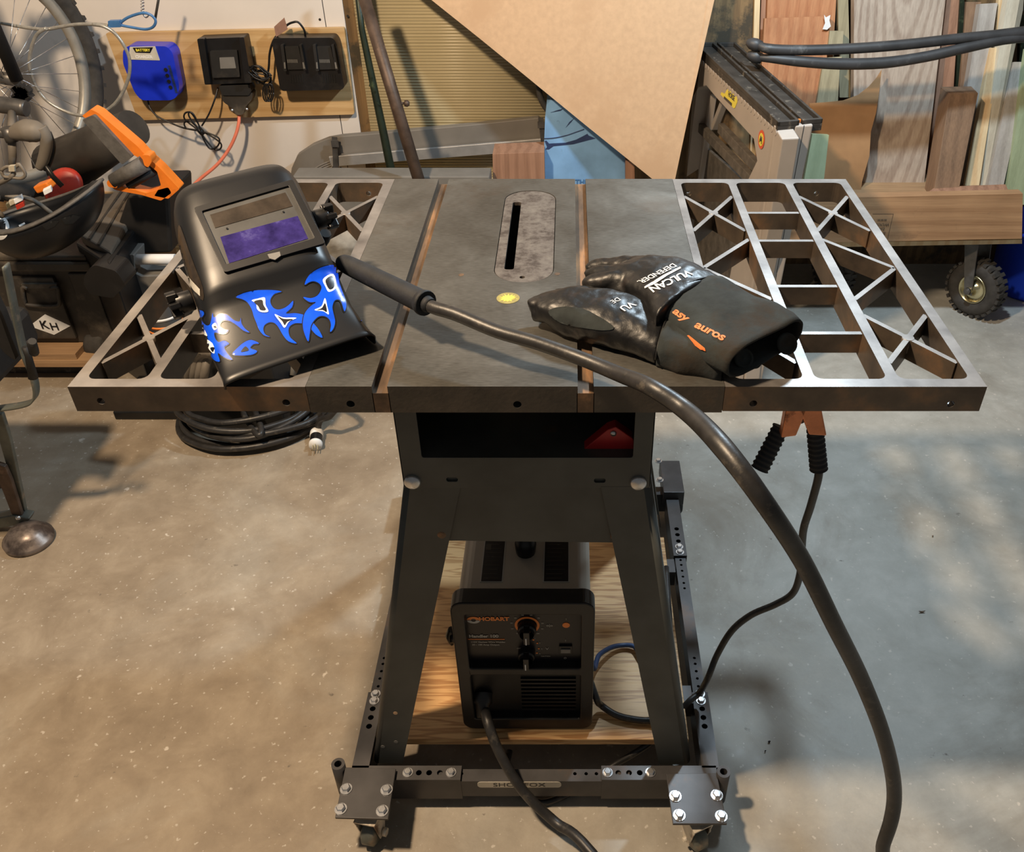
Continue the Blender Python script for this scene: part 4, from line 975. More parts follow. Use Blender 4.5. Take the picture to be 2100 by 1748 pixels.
sheet('wood_offcut', plankpts((1686, 142), (1722, 140), (1674, 215), (1718, 215), 2.92, 2.90), .03, 'greent', 'lowest greenish offcut just above the curved hardboard', 'offcut', 'greenish offcuts')
sheet('weathered_plank', plankpts((1752, -120), (1953, -120), (1750, 420), (1890, 420), 2.98, 2.82), .035, 'weather', 'wide weathered plank with arched grain standing on the lumber cart', 'plank', LG)
sheet('red_brown_plank', plankpts((1930, -120), (1975, -120), (1900, 420), (1940, 420), 3.01, 2.88), .02, 'cedarD', 'reddish brown plank just right of the wide weathered plank', 'plank', LG)
sheet('metal_rod', plankpts((1975, -120), (1984, -120), (1950, 400), (1957, 400), 2.99, 2.90), .008, 'pipeg', 'thin dark metal strip between the red brown plank and grey timber', 'strip', LG)
sheet('brown_timber', plankpts((1982, 4), (2012, 4), (1950, 420), (1985, 420), 2.97, 2.86), .04, 'brown4', 'brown sided timber behind the square post top', 'timber', LG)
sheet('grey_timber', plankpts((2010, 8), (2046, 6), (1946, 420), (1984, 420), 2.94, 2.80), .03, 'grey2', 'smooth grey timber leaning immediately right of the square post', 'timber', LG)
sheet('pine_strip', plankpts((2052, -60), (2068, -60), (2022, 420), (2030, 420), 2.96, 2.86), .02, 'yel', 'tall narrow pine strip behind the grey timber', 'strip', LG)
sheet('pine_strip', [(2032, 98, 2.90), (2052, 98, 2.90), (2008, 380, 2.76), (1982, 381, 2.76)], .025, 'yel', 'yellow knotty pine strip with a pointed foot resting on the cart plank', 'strip', LG)
sheet('pale_strip', [(2076, -60, 2.94), (2102, -60, 2.94), (2098, 20, 2.93), (2021, 382, 2.78), (2003, 382, 2.78)], .025, 'pale', 'whitish strip with nail holes next to the yellow pine strip', 'strip', LG)
sheet('pale_strip', plankpts((2068, -60), (2076, -60), (2020, 400), (2030, 400), 2.97, 2.88), .02, 'brown4', 'thin brown strip edge behind the whitish strip', 'strip', LG)
sheet('grey_strip', plankpts((2080, 127), (2112, 127), (2022, 400), (2054, 400), 2.88, 2.75), .025, 'grey2', 'weathered grey strip with screw holes left of the green board', 'strip', LG)
sheet('green_board', plankpts((2108, 100), (2170, 100), (2060, 420), (2150, 420), 2.86, 2.74), .03, 'green', 'pale green painted board at the right edge of the lumber', 'board', LG)
sheet('green_board', plankpts((2092, 30), (2140, 30), (2090, 200), (2130, 200), 2.97, 2.95), .02, 'pipeg', 'dark green painted board behind the grey strip with screw holes', 'board', LG)
for q in ((2035, 5), ):
    pass
# hardboard offcut with a curved edge
cur = [(1660, 212), (1690, 210), (1730, 206), (1760, 195), (1783, 177), (1799, 158), (1808, 144), (1803, 190), (1797, 230), (1786, 270), (1783, 320), (1768, 372), (1762, 420), (1655, 420)]
P0 = [Y(px, py, 2.86-.10*(py-140)/280) for px, py in cur]
m = M(); m.poly(P0[::-1], .005); o = m.build('hardboard_offcut', 'hardboard'); tagd(o, 'glossy brown hardboard offcut with a sweeping curved edge behind the sawhorse', 'hardboard', LG)
sheet('wood_offcut', plankpts((1666, 275), (1700, 277), (1640, 420), (1684, 420), 2.66, 2.62), .02, 'green', 'pale green painted offcut standing against the sawhorse end', 'offcut', LG)
# square post with a cut top
PF = [Y(1948, 193, 2.80), Y(2006, 191, 2.80), Y(1962, 412, 2.68), Y(1912, 412, 2.68)]; PB = [Y(1929, 178, 2.885), Y(1992, 177, 2.885), Y(1950, 405, 2.77), Y(1893, 408, 2.77)]
m = M(); m.add(PF+PB, [(0, 1, 2, 3), (7, 6, 5, 4), (0, 4, 5, 1), (1, 5, 6, 2), (2, 6, 7, 3), (3, 7, 4, 0)])
tagd(m.build('square_post', 'brown4', bevel=.001), 'square cut brown post standing on the cart in front of the planks', 'post', LG)
# rubber straps tied round the lumber
m = M(); m.tube([Y(*q) for q in ((1552, 90, 2.72), (1575, 100, 2.70), (1640, 103, 2.70), (1740, 100, 2.70), (1850, 92, 2.70), (1960, 80, 2.70), (2040, 73, 2.70), (2140, 62, 2.70))], [.010, .014, .0145, .0145, .0145, .0145, .0155, .018], 14, sub=4)
m.tube([Y(*q) for q in ((1550, 118, 2.72), (1580, 120, 2.70), (1640, 126, 2.69), (1720, 131, 2.69), (1810, 129, 2.69), (1900, 116, 2.69), (1980, 98, 2.69), (2060, 82, 2.69), (2140, 74, 2.70))], [.009, .012, .015, .016, .016, .015, .015, .013, .013], 14, sub=4)
for q in ((1550, 92), (1551, 117)): m.lathe(Y(*q, 2.72), (-.9, .3, .2), [(.0001, -.02), (.014, -.018), (.018, 0), (.016, .015), (.008, .028), (.0001, .03)], 14)
tagd(m.build('rubber_strap', 'inner_tube'), 'doubled black rubber inner tube strap stretched across the lumber', 'strap')
# ---- lumber cart
cart = root('lumber_cart', (1.1, 2.8, 0), 'low wooden lumber cart on pneumatic casters right of the saw', 'cart')
cy = 2.62
A, B, C_, D_ = Y(1600, 408, cy), Y(2098, 397, cy), Y(2096, 490, cy), Y(1600, 500, cy)
m = M(); m.poly([D_, C_, B, A], .035); sb = m.build('side_board', 'deck', cart, bevel=.001)
m = M(); fr_ = frame(Y(1802, 470, cy-.0008), (1, 0, .0), (0, 0, 1), (0, -1, 0)); s_ = .001
W_, H_ = .030, .052
for (x0, x1, y0, y1) in ((-W_, W_*1.2, .05, .0512), (W_*1.2-.001, W_*1.2, -.035, .05), (-W_*.2, W_, -.035, -.034)): m.add([fr_(x0, y0, 0), fr_(x1, y0, 0), fr_(x1, y1, 0), fr_(x0, y1, 0)], [(0, 1, 2, 3)])
frb = frame(Y(1802, 470, cy-.0008), (-1, 0, 0), (0, 0, -1), (0, -1, 0))
for k_, s in enumerate(('www.', 'WOOD', '2x8', 'SFIR', 'KD')): text(m, s, .014, frame(Y(1808, 452+k_*9, cy-.0012), (-1, 0, 0), (0, 0, -1), (0, -1, 0)))
m.build('grade_stamp', 'ss_dark', sb)
m = M(); zd = A.z-.03; m.box(A.x, B.x, cy+.035, 3.04, zd-.02, zd); m.build('deck', 'pallet', cart)
m = M(); m.poly([Y(1660, 508, cy+.03), Y(2096, 500, cy+.03), Y(2096, 492, cy+.03), Y(1660, 498, cy+.03)], .08); m.build('crossmember', 'yel', cart)
sheet('loose_plank', [(1918, 384, 2.70), (2062, 378, 2.70), (2072, 400, 2.66), (1888, 404, 2.66)], .02, 'cedarD', 'short rough brown plank lying on the cart edge below the pine strips', 'plank')
def bigcaster(wp_, ang, name='caster'):
    c_ = Z(wp_[0], wp_[1], 0); u = V((cos(ang), sin(ang), 0)); w = V((-sin(ang), cos(ang), 0)); R_ = .100; c_ = V((c_.x, c_.y, R_)); ztop = zd-.02
    m = M(); 
    m.box(c_.x-.06, c_.x+.06, c_.y-.02, c_.y+.09, ztop-.006, ztop)
    for s in (-1, 1):
        o_ = c_+u*s*.040
        m.poly([V((o_.x, o_.y, ztop-.012))+w*.10, V((o_.x, o_.y, ztop-.012))+w*.035, o_-w*.014-V((0, 0, .014)), o_+w*.014-V((0, 0, .014))], .004, u*s)
    m.obox(V((c_.x, c_.y, ztop-.014))+w*.067, u*.042, w*.035, V((0, 0, .003)))
    m.cyl(c_-u*.055, c_+u*.055, .007)
    for s in (-1, 1): m.cyl(c_+u*s*.044, c_+u*s*.054, .012, seg=6)
    o = m.build(name, 'zinc', cart); o.data.materials[0] = MT['gunmetal']
    m = M(); m.torus(c_, u, R_-.029, .029, 48, 14)
    for k in range(26):
        a = 2*pi*k/26; uu = V((0, 0, 1))*cos(a)+w*sin(a); tt = u.cross(uu)
        for s in (-1, 1): m.obox(c_+uu*(R_-.004)+u*s*.013+tt*s*.003, u*.012, uu*.0045, tt*.0065)
    wl_ = m.build('tyre', 'tyre', o)
    m = M(); m.lathe(c_, u, [(.012, -.045), (.012, -.02), (.030, -.010), (.048, -.014), (.050, -.024), (.046, -.024), (.044, -.016), (.028, -.006), (.028, .006), (.044, .016), (.05, .024), (.048, .014), (.030, .010), (.012, .02), (.012, .045)], 32); m.build('hub', 'gold', o)
    return o
bigcaster((1985, 643), radians(35)); bigcaster((1700, 600), radians(20))
m = M(); p = Z(2135, 603, 0); y0_ = p.y
bw = Y(2040, 595, y0_).x
m.lathe(V((bw+.155, 2.88, 0)), (0, 0, 1), [(.0001, 0), (.135, 0), (.14, .01), (.155, .23), (.160, .23), (.160, .245), (.15, .245), (.145, .23), (.13, .02), (.0001, .02)], 40)
tagd(m.build('blue_bin', 'blueBin'), 'bright blue plastic bin behind the cart wheel at the right edge', 'bin')
# ---- cardboard sheet standing on its corner
def cardboard():
    pts = [(858, -20), (885, 0), (985, 80), (1078, 156), (1200, 256), (1335, 365), (1378, 402), (1385, 365), (1424, 180), (1465, 0), (1478, -60), (1478, -160), (700, -160), (700, -148)]
    f = lambda px, py: Y(px, py, 2.74+.17*max(0, (400-py))/400)
    Pp = [f(*q) for q in pts]; m = M(); m.poly(Pp if True else Pp[::-1], .006, (0, -1, -.0), 0, 1)
    return tagd(m.build('cardboard_sheet', ['cardboard', 'cardedge']), 'large tan cardboard sheet standing on its corner behind the saw', 'cardboard')
cardboard()
# ---- fibreglass panel
m = M(); y_ = 3.035; a = Y(737, -160, y_); b = Y(744, 360, y_); c_ = Y(1150, 300, y_); z1 = a.z; z0 = .002; n = 900
x0, x1 = (a.x+b.x)/2, c_.x; rows = [[V((x, y_+.0007*cos(2*pi*(z0+(z1-z0)*k/n)/.0095), z0+(z1-z0)*k/n)) for x in (x0, x1)] for k in range(n+1)]
m.grid(rows); o = m.build('fibreglass_panel', 'fibre', solid=.0015); tagd(o, 'yellowish ribbed translucent fibreglass panel against the wall behind the pipes', 'panel')
# ---- pipes
m = M(); m.tube([Y(736, -40, 2.80), Y(868, 400, 2.62)], .0185, 18)
p = Y(812, 211, 2.70); d_ = (Y(830, 212, 2.70)-p).normalized(); m.cyl(p, p+d_*.03, .004); m.lathe(p+d_*.024, d_, [(.0001, 0), (.009, .002), (.010, .010), (.006, .016), (.0001, .017)], 14)
tagd(m.build('rusty_pipe', 'pipe'), 'thick rusty pipe leaning to the left with a small bolt', 'pipe')
m = M(); m.tube([Y(728, -60, 2.92), Y(742, 60, 2.90), Y(790, 290, 2.84), Y(812, 400, 2.82), Y(812, 400, 2.82)+(Y(812, 400, 2.82)-Y(790, 290, 2.84))*2.15], [.009, .010, .0135, .0145, .0145], 16)
for k in range(4): p = Y(760+k*8, 168+k*28, 2.862-k*.006); m.obox(p, (.003, 0, -.0), (0, .001, 0), (.004, 0, .014))
tagd(m.build('slotted_pole', 'pipeg'), 'thinner dark green slotted pole leaning beside the rusty pipe', 'pole')
# ---- strapped grey vinyl sheets with an aluminium bar
duct = root('vinyl_sheets', (-.2, 2.9, .35), 'bundle of grey vinyl sheets bent round at one end and strapped together', 'sheets')
dy = 2.985
m = M(); m.poly([Y(*q, dy) for q in ((598, 345), (610, 318), (640, 298), (672, 285), (700, 280), (820, 270), (960, 257), (1104, 242), (1112, 250), (1114, 290), (680, 335), (655, 350), (636, 368), (620, 395), (590, 400))][::-1], .03); m.build('outer_sheet', 'duct', duct, bevel=.002)
for k in range(4):
    m = M(); o_ = k*5; m.tube([Y(612+o_, 400, dy-.012), Y(626+o_, 366-o_*.2, dy-.012), Y(650+o_*.5, 343+o_*.6, dy-.012), Y(688, 326+o_*1.0, dy-.012)], .0032, 8, sub=5); m.build('inner_sheet', 'duct', duct)
for q in (((686, 281), (690, 372)), ((1109, 242), (1116, 300))):
    m = M(); m.bar(Y(*q[0], dy-.026), Y(*q[1], dy-.026), .018, .003, (0, -1, 0)); c0 = Y(q[0][0]+1, q[0][1]+14, dy-.030); m.obox(c0, (.012, 0, 0), (0, .003, 0), (0, 0, .011)); m.build('strap', 'gunmetal', duct)
m = M(); m.poly([Y(*q, dy-.022) for q in ((674, 322), (1116, 285), (1116, 308), (680, 342))][::-1], .012); tagd(m.build('aluminium_bar', 'alu', bevel=.001), 'long bright aluminium bar lying along the grey vinyl sheets', 'bar')
m = M(); m.poly([Y(*q, 2.80) for q in ((1010, 316), (1116, 312), (1118, 420), (1012, 420))][::-1], .10); tagd(m.build('wood_block', 'cedarD', bevel=.001), 'reddish wooden block standing beside the blue card behind the saw', 'block')
m = M(); a_ = Z(780, 366, .40); m.box(Y(600, 366, 2.70).x, Y(1004, 366, 2.70).x, 2.70, 2.78, .0, Y(800, 362, 2.70).z); tagd(m.build('grey_chest', 'greyP', bevel=.004), 'low grey chest just behind the back edge of the saw table', 'chest')
m = M(); zt5 = Y(620, 402, 2.985).z-.002; m.box(Y(640, 400, 2.84).x, Y(990, 400, 2.84).x, 2.84, 3.03, 0, zt5)
tagd(m.build('wooden_box', 'pine', bevel=.002), 'pale wooden box under the grey vinyl sheets, glimpsed through the left wing', 'box')
# ---- pale blue printed carton
m = M(); yb_ = 2.86; bl = [(1117, 420), (1116, 290), (1118, 240), (1121, 215), (1130, 206), (1282, 206), (1282, 420)]
m.poly([Y(*q, yb_) for q in bl][::-1], .10)
bx = tagd(m.build('blue_carton', 'bluecard'), 'pale blue printed carton half hidden by the cardboard sheet', 'carton')
f = lambda x, y: Y(1050+x/3.818, y/3.818, yb_-.001)
m = M(); m.poly([f(*q) for q in ((255, 1105), (270, 1102), (290, 1125), (420, 1118), (500, 1095), (560, 1065), (590, 1048), (600, 1062), (655, 1085), (600, 1098), (480, 1130), (325, 1145), (290, 1170), (262, 1170), (275, 1150))][::-1], .0006)
m.poly([f(*q) for q in ((300, 882), (360, 862), (400, 852), (380, 868))][::-1], .0006); m.poly([f(*q) for q in ((420, 1000), (450, 955), (485, 928), (465, 955))][::-1], .0006)
m.tube([f(*q) for q in ((252, 1085), (330, 1080), (420, 1062), (500, 1035), (565, 1012))], .0014, 6, sub=4)
m.build('printed_picture', 'blueline', bx)
m = M(); text(m, 'THE', .024, frame(Y(1193, 374, yb_-.0012), (1, 0, 0), (0, 0, 1), (0, -1, 0)), .0005); m.build('lettering', 'bluecoat', bx)
m = M(); m.torus(Y(1172, 178, 2.92), (.1, -1, .05), .105, .012, 48, 10, ry=.8); tagd(m.build('black_hoop', 'tyre'), 'black rubber hoop hanging just behind the cardboard edge', 'tyre')
m = M(); m.poly([Y(*q, 2.80) for q in ((1283, 330), (1301, 330), (1305, 640), (1285, 640))][::-1], .05); tagd(m.build('wood_stick', 'cedarD'), 'brown stick edge standing between blue carton and cardboard', 'stick')
# ================================================================ SAWHORSES
horse = root('folding_sawhorse', (.5, 2.5, 0), 'pair of folded grey plastic sawhorses with black tops standing behind the right wing', 'sawhorse')
zt_ = .805
NA, NB = Z(1596, 250, zt_), Z(1688, 243, zt_)       # near end of the two black tops
FA, FB = Z(1424, 86, zt_), Z(1508, 86, zt_)
def lerp(a, b, u): return a+(b-a)*u
for u0, u1 in ((0, .48), (.55, 1.0)):
    a, b = lerp(NA, NB, u0), lerp(NA, NB, u1); c_, d_ = lerp(FA, FB, u0), lerp(FA, FB, u1)
    m = M(); h = .030
    dn = V((0, 0, -1)); 
    # shallow tray: floor, lips
    def slab(p, q, r, s, z0, z1): 
        vs = [V((v_.x, v_.y, z)) for z in (z0, z1) for v_ in (p, q, r, s)]; m.add(vs, [(3, 2, 1, 0), (4, 5, 6, 7), (0, 1, 5, 4), (1, 2, 6, 5), (2, 3, 7, 6), (3, 0, 4, 7)])
    slab(a, b, d_, c_, zt_-h, zt_-.012)
    for v0, v1 in ((0, .13), (.87, 1)): slab(lerp(a, b, v0), lerp(a, b, v1), lerp(c_, d_, v1), lerp(c_, d_, v0), zt_-.0119, zt_)
    slab(a, b, lerp(b, d_, .012), lerp(a, c_, .012), zt_-.0118, zt_-.0002); slab(lerp(a, c_, .988), lerp(b, d_, .988), d_, c_, zt_-.0118, zt_-.0002)
    m.build('top_rail', 'ss_dark', horse, bevel=.0012)
# legs frame: side face is a trapezoid panel with an arched opening, facing left
HD = (FA-NA).normalized(); HN = V((-HD.y, HD.x, 0)); HN = HN if HN.x < 0 else -HN
def HX(px, py, off=0.0):
    q = onplane(px, py, NA-HN*off, HN)
    if q.y > 3.0: q = q+HD*((3.0-q.y)/HD.y)
    return q
def side_panel(off, mat='ss_grey'):
    """panel in the plane x = const, outline from the visible left face"""
    outer = [(1437, 120), (1590, 262), (1604, 285), (1575, 470), (1545, 620), (1528, 780), (1500, 780), (1488, 610), (1535, 365), (1552, 330), (1545, 285), (1468, 200), (1448, 176), (1432, 180), (1420, 200), (1400, 365), (1388, 430), (1352, 500), (1340, 490), (1372, 365)]
    pts = [HX(*q, off) for q in outer]
    o_ = pts[0]; fr_ = lambda x, y, d: o_+HD*x+V((0, 0, 1))*y-HN*d
    m = M(); m.plate([((p-o_).dot(HD), max(p.z, .012)-o_.z) for p in pts], [], fr_, .045); return m.build('leg_frame', mat, horse, bevel=.003)
side_panel(.0)
# notched grip edge under the near top
for k in range(26):
    u = k/25; p = lerp(HX(1438, 118), HX(1592, 262), u); m = M()
    m.cyl(p+HN*.0015+V((0, 0, -.012)), p-HN*.001+V((0, 0, -.012)), .008, seg=10); m.build('grip_notch', 'ss_grey', horse)
# near end posts (pale, lit by the cool lamp)
for i_, (t0, t1, b0, b1) in enumerate((((1590, 258), (1622, 258), (1512, 792), (1532, 792)), ((1630, 258), (1668, 256), (1539, 792), (1560, 792)))):
    yt = NA.y+.01; T0, T1 = Y(*t0, yt), Y(*t1, yt); zb_ = .02; B0, B1 = Z(b0[0], b0[1], .02), Z(b1[0], b1[1], .02)
    m = M(); dd = V((0, .05, 0)); vs = [B0, B1, T1, T0, B0+dd, B1+dd, T1+dd, T0+dd]
    m.add(vs, [(0, 1, 2, 3), (7, 6, 5, 4), (0, 4, 5, 1), (2, 6, 7, 3), (1, 5, 6, 2), (0, 3, 7, 4)]); m.build('end_leg', 'ss_grey', horse, bevel=.004)
    mid0, mid1 = (B0+B1)/2, (T0+T1)/2; m = M(); m.bar(mid0+V((0, -.0006, 0)), mid1+V((0, -.0006, 0)), .0015, .001, (0, -1, 0)); m.build('seam', 'ss_dark', horse)
# folded cross braces and tray inside
for q in (((1438, 262), (1545, 372), .022), ((1478, 262), (1560, 350), .022)):
    m = M(); m.bar(HX(*q[0], .03), HX(*q[1], .03), .02, .03); m.build('brace', 'ss_brown', horse, bevel=.002)
m = M(); P_ = [HX(*q, .07) for q in ((1432, 275), (1545, 380), (1540, 560), (1360, 560), (1400, 380))]; m.poly(P_, .012); m.build('shelf_panel', 'ss_brown', horse, bevel=.002)
for q in (((1440, 175), (1402, 365)), ((1463, 190), (1425, 380)), ((1487, 205), (1465, 262))):
    m = M(); m.bar(HX(*q[0], .05), HX(*q[1], .05), .02, .022, HN); m.build('inner_leg', 'ss_grey', horse, bevel=.003)
# stickers
sx = lambda x, y: HX(1050+x/3.818, y/3.818, -.0012)
m = M(); m.poly([sx(*q) for q in ((1680, 705), (1690, 700), (1765, 765), (1762, 800), (1745, 845), (1735, 848), (1632, 740), (1640, 722), (1665, 735))], .0008, HN); st = m.build('sticker', 'yellow', horse, label='yellow sticker with black letters')
MT['yel2'] = plain('bright_sticker', (.86, .74, .07), .45, 0, .04); st.data.materials[0] = MT['yel2']
d1 = (sx(1745, 790)-sx(1680, 735)); d1.normalize(); up_ = HN.cross(d1)
if up_.z < 0: up_ = -up_
m = M(); c0 = (sx(1718, 755)); text(m, 'HORSE', .020, lambda x, y, d: c0+d1*x*1.0+up_*(y)+HN*.0006, .0006)
c1 = sx(1695, 790); m.add([c1+d1*a+up_*b+HN*.0006 for a, b in ((-.045, -.004), (.035, -.006), (.035, .002), (-.045, .003))], [(0, 1, 2, 3)]); m.build('lettering', 'blackdecal', st)
c2_ = HX(1050+1953/3.818, 1093/3.818, -.001)
m = M(); m.lathe(c2_, HN, [(.024, 0), (.024, .0008), (.0001, .0008)], 28, smooth=False); st = m.build('sticker', 'orangeL', horse, label='round red and yellow sticker'); st.data.materials[0] = MT['redS'] = plain('red_sticker', (.72, .10, .03), .5, 0, .05)
m = M(); m.lathe(c2_+HN*.0008, HN, [(.0165, 0), (.0165, .0006), (.0001, .0006)], 28, smooth=False); m.build('sticker_field', 'yel2', st)
m = M(); c3_ = c2_+HN*.0018; 
for a, b in (((-.008, -.009), (-.003, .009)), ((-.003, .009), (.002, -.003)), ((.002, -.003), (.006, .009)), ((.006, .009), (.009, -.009)), ((-.006, -.001), (.001, -.004))): m.cyl(c3_-HD*a[0]+V((0, 0, a[1])), c3_-HD*b[0]+V((0, 0, b[1])), .0011, seg=6)
m.build('sticker_figure', 'ss_dark', st)
m = M(); m.obox(Z(1645, 245, zt_-.005)+V((0, -.004, -.01)), (.012, 0, 0), (0, .003, 0), (0, 0, .012)); m.build('release_catch', 'orangeL', horse)
# ================================================================ LEFT: CHARGER BOARD AND CHARGERS
wb = WALL-.0005
A_ = [Y(216, 68, WALL-.02), Y(706, 57, WALL-.02), Y(727, 235, WALL-.02), Y(283, 247, WALL-.02)]
m = M(); m.plate(rpoly([(A_[3].x, A_[3].z), (A_[2].x, A_[2].z), (A_[1].x, A_[1].z), (A_[0].x, A_[0].z)], .008), [], frame((0, WALL-.02, 0), (1, 0, 0), (0, 0, 1), (0, -1, 0)), .019)
tagd(m.build('mounting_board', 'pine', bevel=.0015), 'pale pine board screwed to the white wall behind the chargers', 'board')
yq = WALL-.021
def wbox(m, pts, y0, y1, r=.004, mi=0):     # block with a pixel outline at its front face (y0) back to y1
    Pp = [Y(*q, y0) for q in pts]; m.plate(rpoly([(p.x, p.z) for p in Pp], r), [], frame((0, y0, 0), (1, 0, 0), (0, 0, 1), (0, -1, 0)), y1-y0, mi)
CH = []
bc = root('battery_charger', Y(310, 200, yq), 'glossy blue battery charger at the left end of the pine board', 'charger', 'battery chargers on the pine board')
CH.append(bc); m = M(); wbox(m, [(252, 103), (262, 94), (342, 95), (354, 108), (368, 180), (362, 200), (350, 206), (290, 206), (276, 190), (252, 130)], yq-.062, yq, .012); m.build('body', 'blueP', bc, bevel=.007)
m = M(); wbox(m, [(266, 96), (318, 95), (328, 124), (264, 122)], yq-.0635, yq-.060, .002); lb = m.build('label', 'silver', bc)
m = M(); wbox(m, [(272, 98), (314, 97), (308, 109), (278, 108)], yq-.0642, yq-.0632, .002); m.build('label_field', 'blackdecal', lb)
m = M(); text(m, 'BATTERY', .011, frame(Y(293, 103, yq-.0646), (1, 0, 0), (0, 0, 1), (0, -1, 0)), .0004); m.build('lettering', 'yel2', lb)
m = M(); text(m, 'CHARGER', .012, frame(Y(295, 117, yq-.0642), (1, 0, 0), (0, 0, 1), (0, -1, 0)), .0006); m.build('lettering', 'white', lb)
for k in range(4): m = M(); p = Y(340+k*3.3, 143+k*12, yq-.063); m.cyl(p, p-V((0, .002, 0)), .006, seg=12); m.build('indicator', 'voidm', bc)
for k in range(22): m = M(); p = Y(347+k*.72, 135+k*2.6, yq-.063); m.obox(p, (.004, 0, 0), (0, .0008, 0), (0, 0, .0012)); m.build('vent_slot', 'blueline', bc)
bc = root('battery_charger', Y(460, 175, yq), 'square black single battery charger in the middle of the pine board', 'charger', 'battery chargers on the pine board')
CH.append(bc); m = M(); wbox(m, [(404, 80), (500, 76), (518, 170), (420, 174)], yq-.055, yq, .006); wbox(m, [(404, 80), (418, 79), (432, 173), (420, 174)], yq-.075, yq-.054, .004); wbox(m, [(490, 77), (500, 76), (516, 170), (502, 171)], yq-.075, yq-.054, .004); m.build('body', 'black', bc, bevel=.003)
m = M(); wbox(m, [(430, 105), (486, 103), (492, 158), (436, 160)], yq-.066, yq-.054, .004); m.build('slide_mount', 'blackm', bc, bevel=.002)
m = M(); wbox(m, [(450, 118), (480, 117), (484, 140), (452, 141)], yq-.067, yq-.065, .002); m.build('contact_plate', 'greyP', bc)
bc = root('battery_charger', Y(630, 190, yq), 'wide black dual port battery charger at the right end of the pine board', 'charger', 'battery chargers on the pine board')
m = M(); wbox(m, [(557, 84), (562, 78), (682, 77), (690, 88), (706, 178), (702, 184), (580, 187), (574, 182)], yq-.06, yq, .008); m.build('body', 'black', bc, bevel=.005)
for x0 in (0, 66):
    m = M(); wbox(m, [(578+x0, 96), (612+x0, 95), (622+x0, 142), (584+x0, 143)], yq-.068, yq-.059, .003); wbox(m, [(575+x0, 92), (581+x0, 92), (588+x0, 146), (582+x0, 146)], yq-.078, yq-.059, .002); wbox(m, [(613+x0, 92), (618+x0, 92), (628+x0, 144), (622+x0, 144)], yq-.078, yq-.059, .002); dk = m.build('battery_dock', 'blackm', bc, bevel=.001)
    m = M()
    for k in range(7): wbox(m, [(589+x0+k*3.1, 122), (590.6+x0+k*3.1, 122), (591.6+x0+k*3.1, 129), (590+x0+k*3.1, 129)], yq-.069, yq-.0675, .0005)
    m.build('contact_strip', 'greyP', dk); m = M(); wbox(m, [(582+x0, 128), (585+x0, 128), (586+x0, 141), (583+x0, 141)], yq-.080, yq-.0775, .0005); m.build('guide_tab', 'greyP', dk); m = M(); wbox(m, [(620+x0, 128), (623+x0, 128), (626+x0, 141), (622+x0, 141)], yq-.080, yq-.0775, .0005)
    m.build('guide_tab', 'greyP', dk)
    for k in range(6):
        m = M(); wbox(m, [(594+x0+k*5, 153), (596+x0+k*5, 153), (598+x0+k*5, 170), (596+x0+k*5, 170)], yq-.0615, yq-.059, .0005); m.build('vent_slot', 'voidm', bc)
m = M(); m.tube([Y(*q) for q in ((626, 78, yq-.03), (624, 62, yq-.045), (612, 46, yq-.05), (600, 46, yq-.05), (588, 52, yq-.045), (572, 68, yq-.04), (560, 85, yq-.04), (553, 110, yq-.04), (551, 140, yq-.04), (546, 165, yq-.04))], .0035, 8, sub=5); m.build('lead', 'black', bc)
m = M(); m.poly([Y(*q, yq-.05) for q in ((562, 55), (583, 36), (590, 60), (566, 76))][::-1], .001); m.build('warning_tag', 'redP', bc).data.materials[0] = MT['tagb'] = plain('brown_tag', (.25, .14, .10), .6)
# adapter plug cluster
pl_ = root('triple_adapter', Y(490, 235, yq), 'dusty black triple plug adapter hanging under the square charger', 'plug')
m = M(); wbox(m, [(448, 176), (510, 174), (516, 186), (510, 196), (456, 196)], yq-.05, yq-.005, .006); m.build('body', 'blackm', pl_, bevel=.003)
m = M(); wbox(m, [(452, 192), (518, 190), (516, 206), (504, 218), (498, 236), (484, 236), (474, 220), (458, 210)], yq-.045, yq-.005, .008); m.build('outlet_head', 'tote', pl_, bevel=.004)
for q in ((476, 226), (506, 224)): m = M(); p = Y(*q, yq-.046); m.lathe(p, (0, -1, 0), [(.005, 0), (.004, .003), (.0001, .004)], 12); m.build('screw', 'zinc', pl_)
m = M(); m.tube([Y(*q) for q in ((490, 234, yq-.03), (490, 250, yq-.04), (484, 275, yq-.05), (470, 305, yq-.06), (445, 338, yq-.08), (405, 372, yq-.10), (370, 410, yq-.12), (330, 470, yq-.15))], .0055, 10, sub=5); tagd(m.build('extension_cord', 'cordO'), 'orange red extension cord dropping from the plug adapter down the white wall', 'cord')
def cord_(pts, r, label, par, mat='black', name='black_cord', group='charger cords'):
    m = M(); m.tube([Y(*q) for q in pts], r, 8, sub=5); return m.build('lead', mat, par)
yc = yq-.03
cord_([(303, 206, yc), (308, 222, yc-.01), (322, 238, yc-.02), (345, 250, yc-.02), (375, 262, yc-.02), (405, 268, yc-.03)], .0028, '', CH[0])
cord_([(447, 180, yc), (440, 205, yc-.02), (428, 235, yc-.03), (414, 258, yc-.03)], .0028, '', CH[1])
m = M()
for k, (q0, q1, w) in enumerate((((412, 268), (380, 232), 9), ((412, 268), (378, 252), 8), ((412, 270), (452, 305), 9), ((412, 270), (446, 300), 14), ((412, 268), (388, 230), 5))):
    a, b = V(q0), V(q1); d = (b-a).normalized(); n_ = V((-d.y, d.x)); yk_ = yc-.03-.004*k
    m.tube([Y(*p, yk_) for p in (a, a+d*15+n_*w*.6, b-d*8+n_*w, b, b-d*8-n_*w, a+d*15-n_*w*.6, a)], .0028, 8, sub=5)
m.cyl(Y(405, 262, yc-.04), Y(418, 276, yc-.04), .010, seg=10)
tagd(m.build('tied_cord_bundle', 'black'), 'black cord coiled and tied in the middle, hanging below the pine board', 'cord')
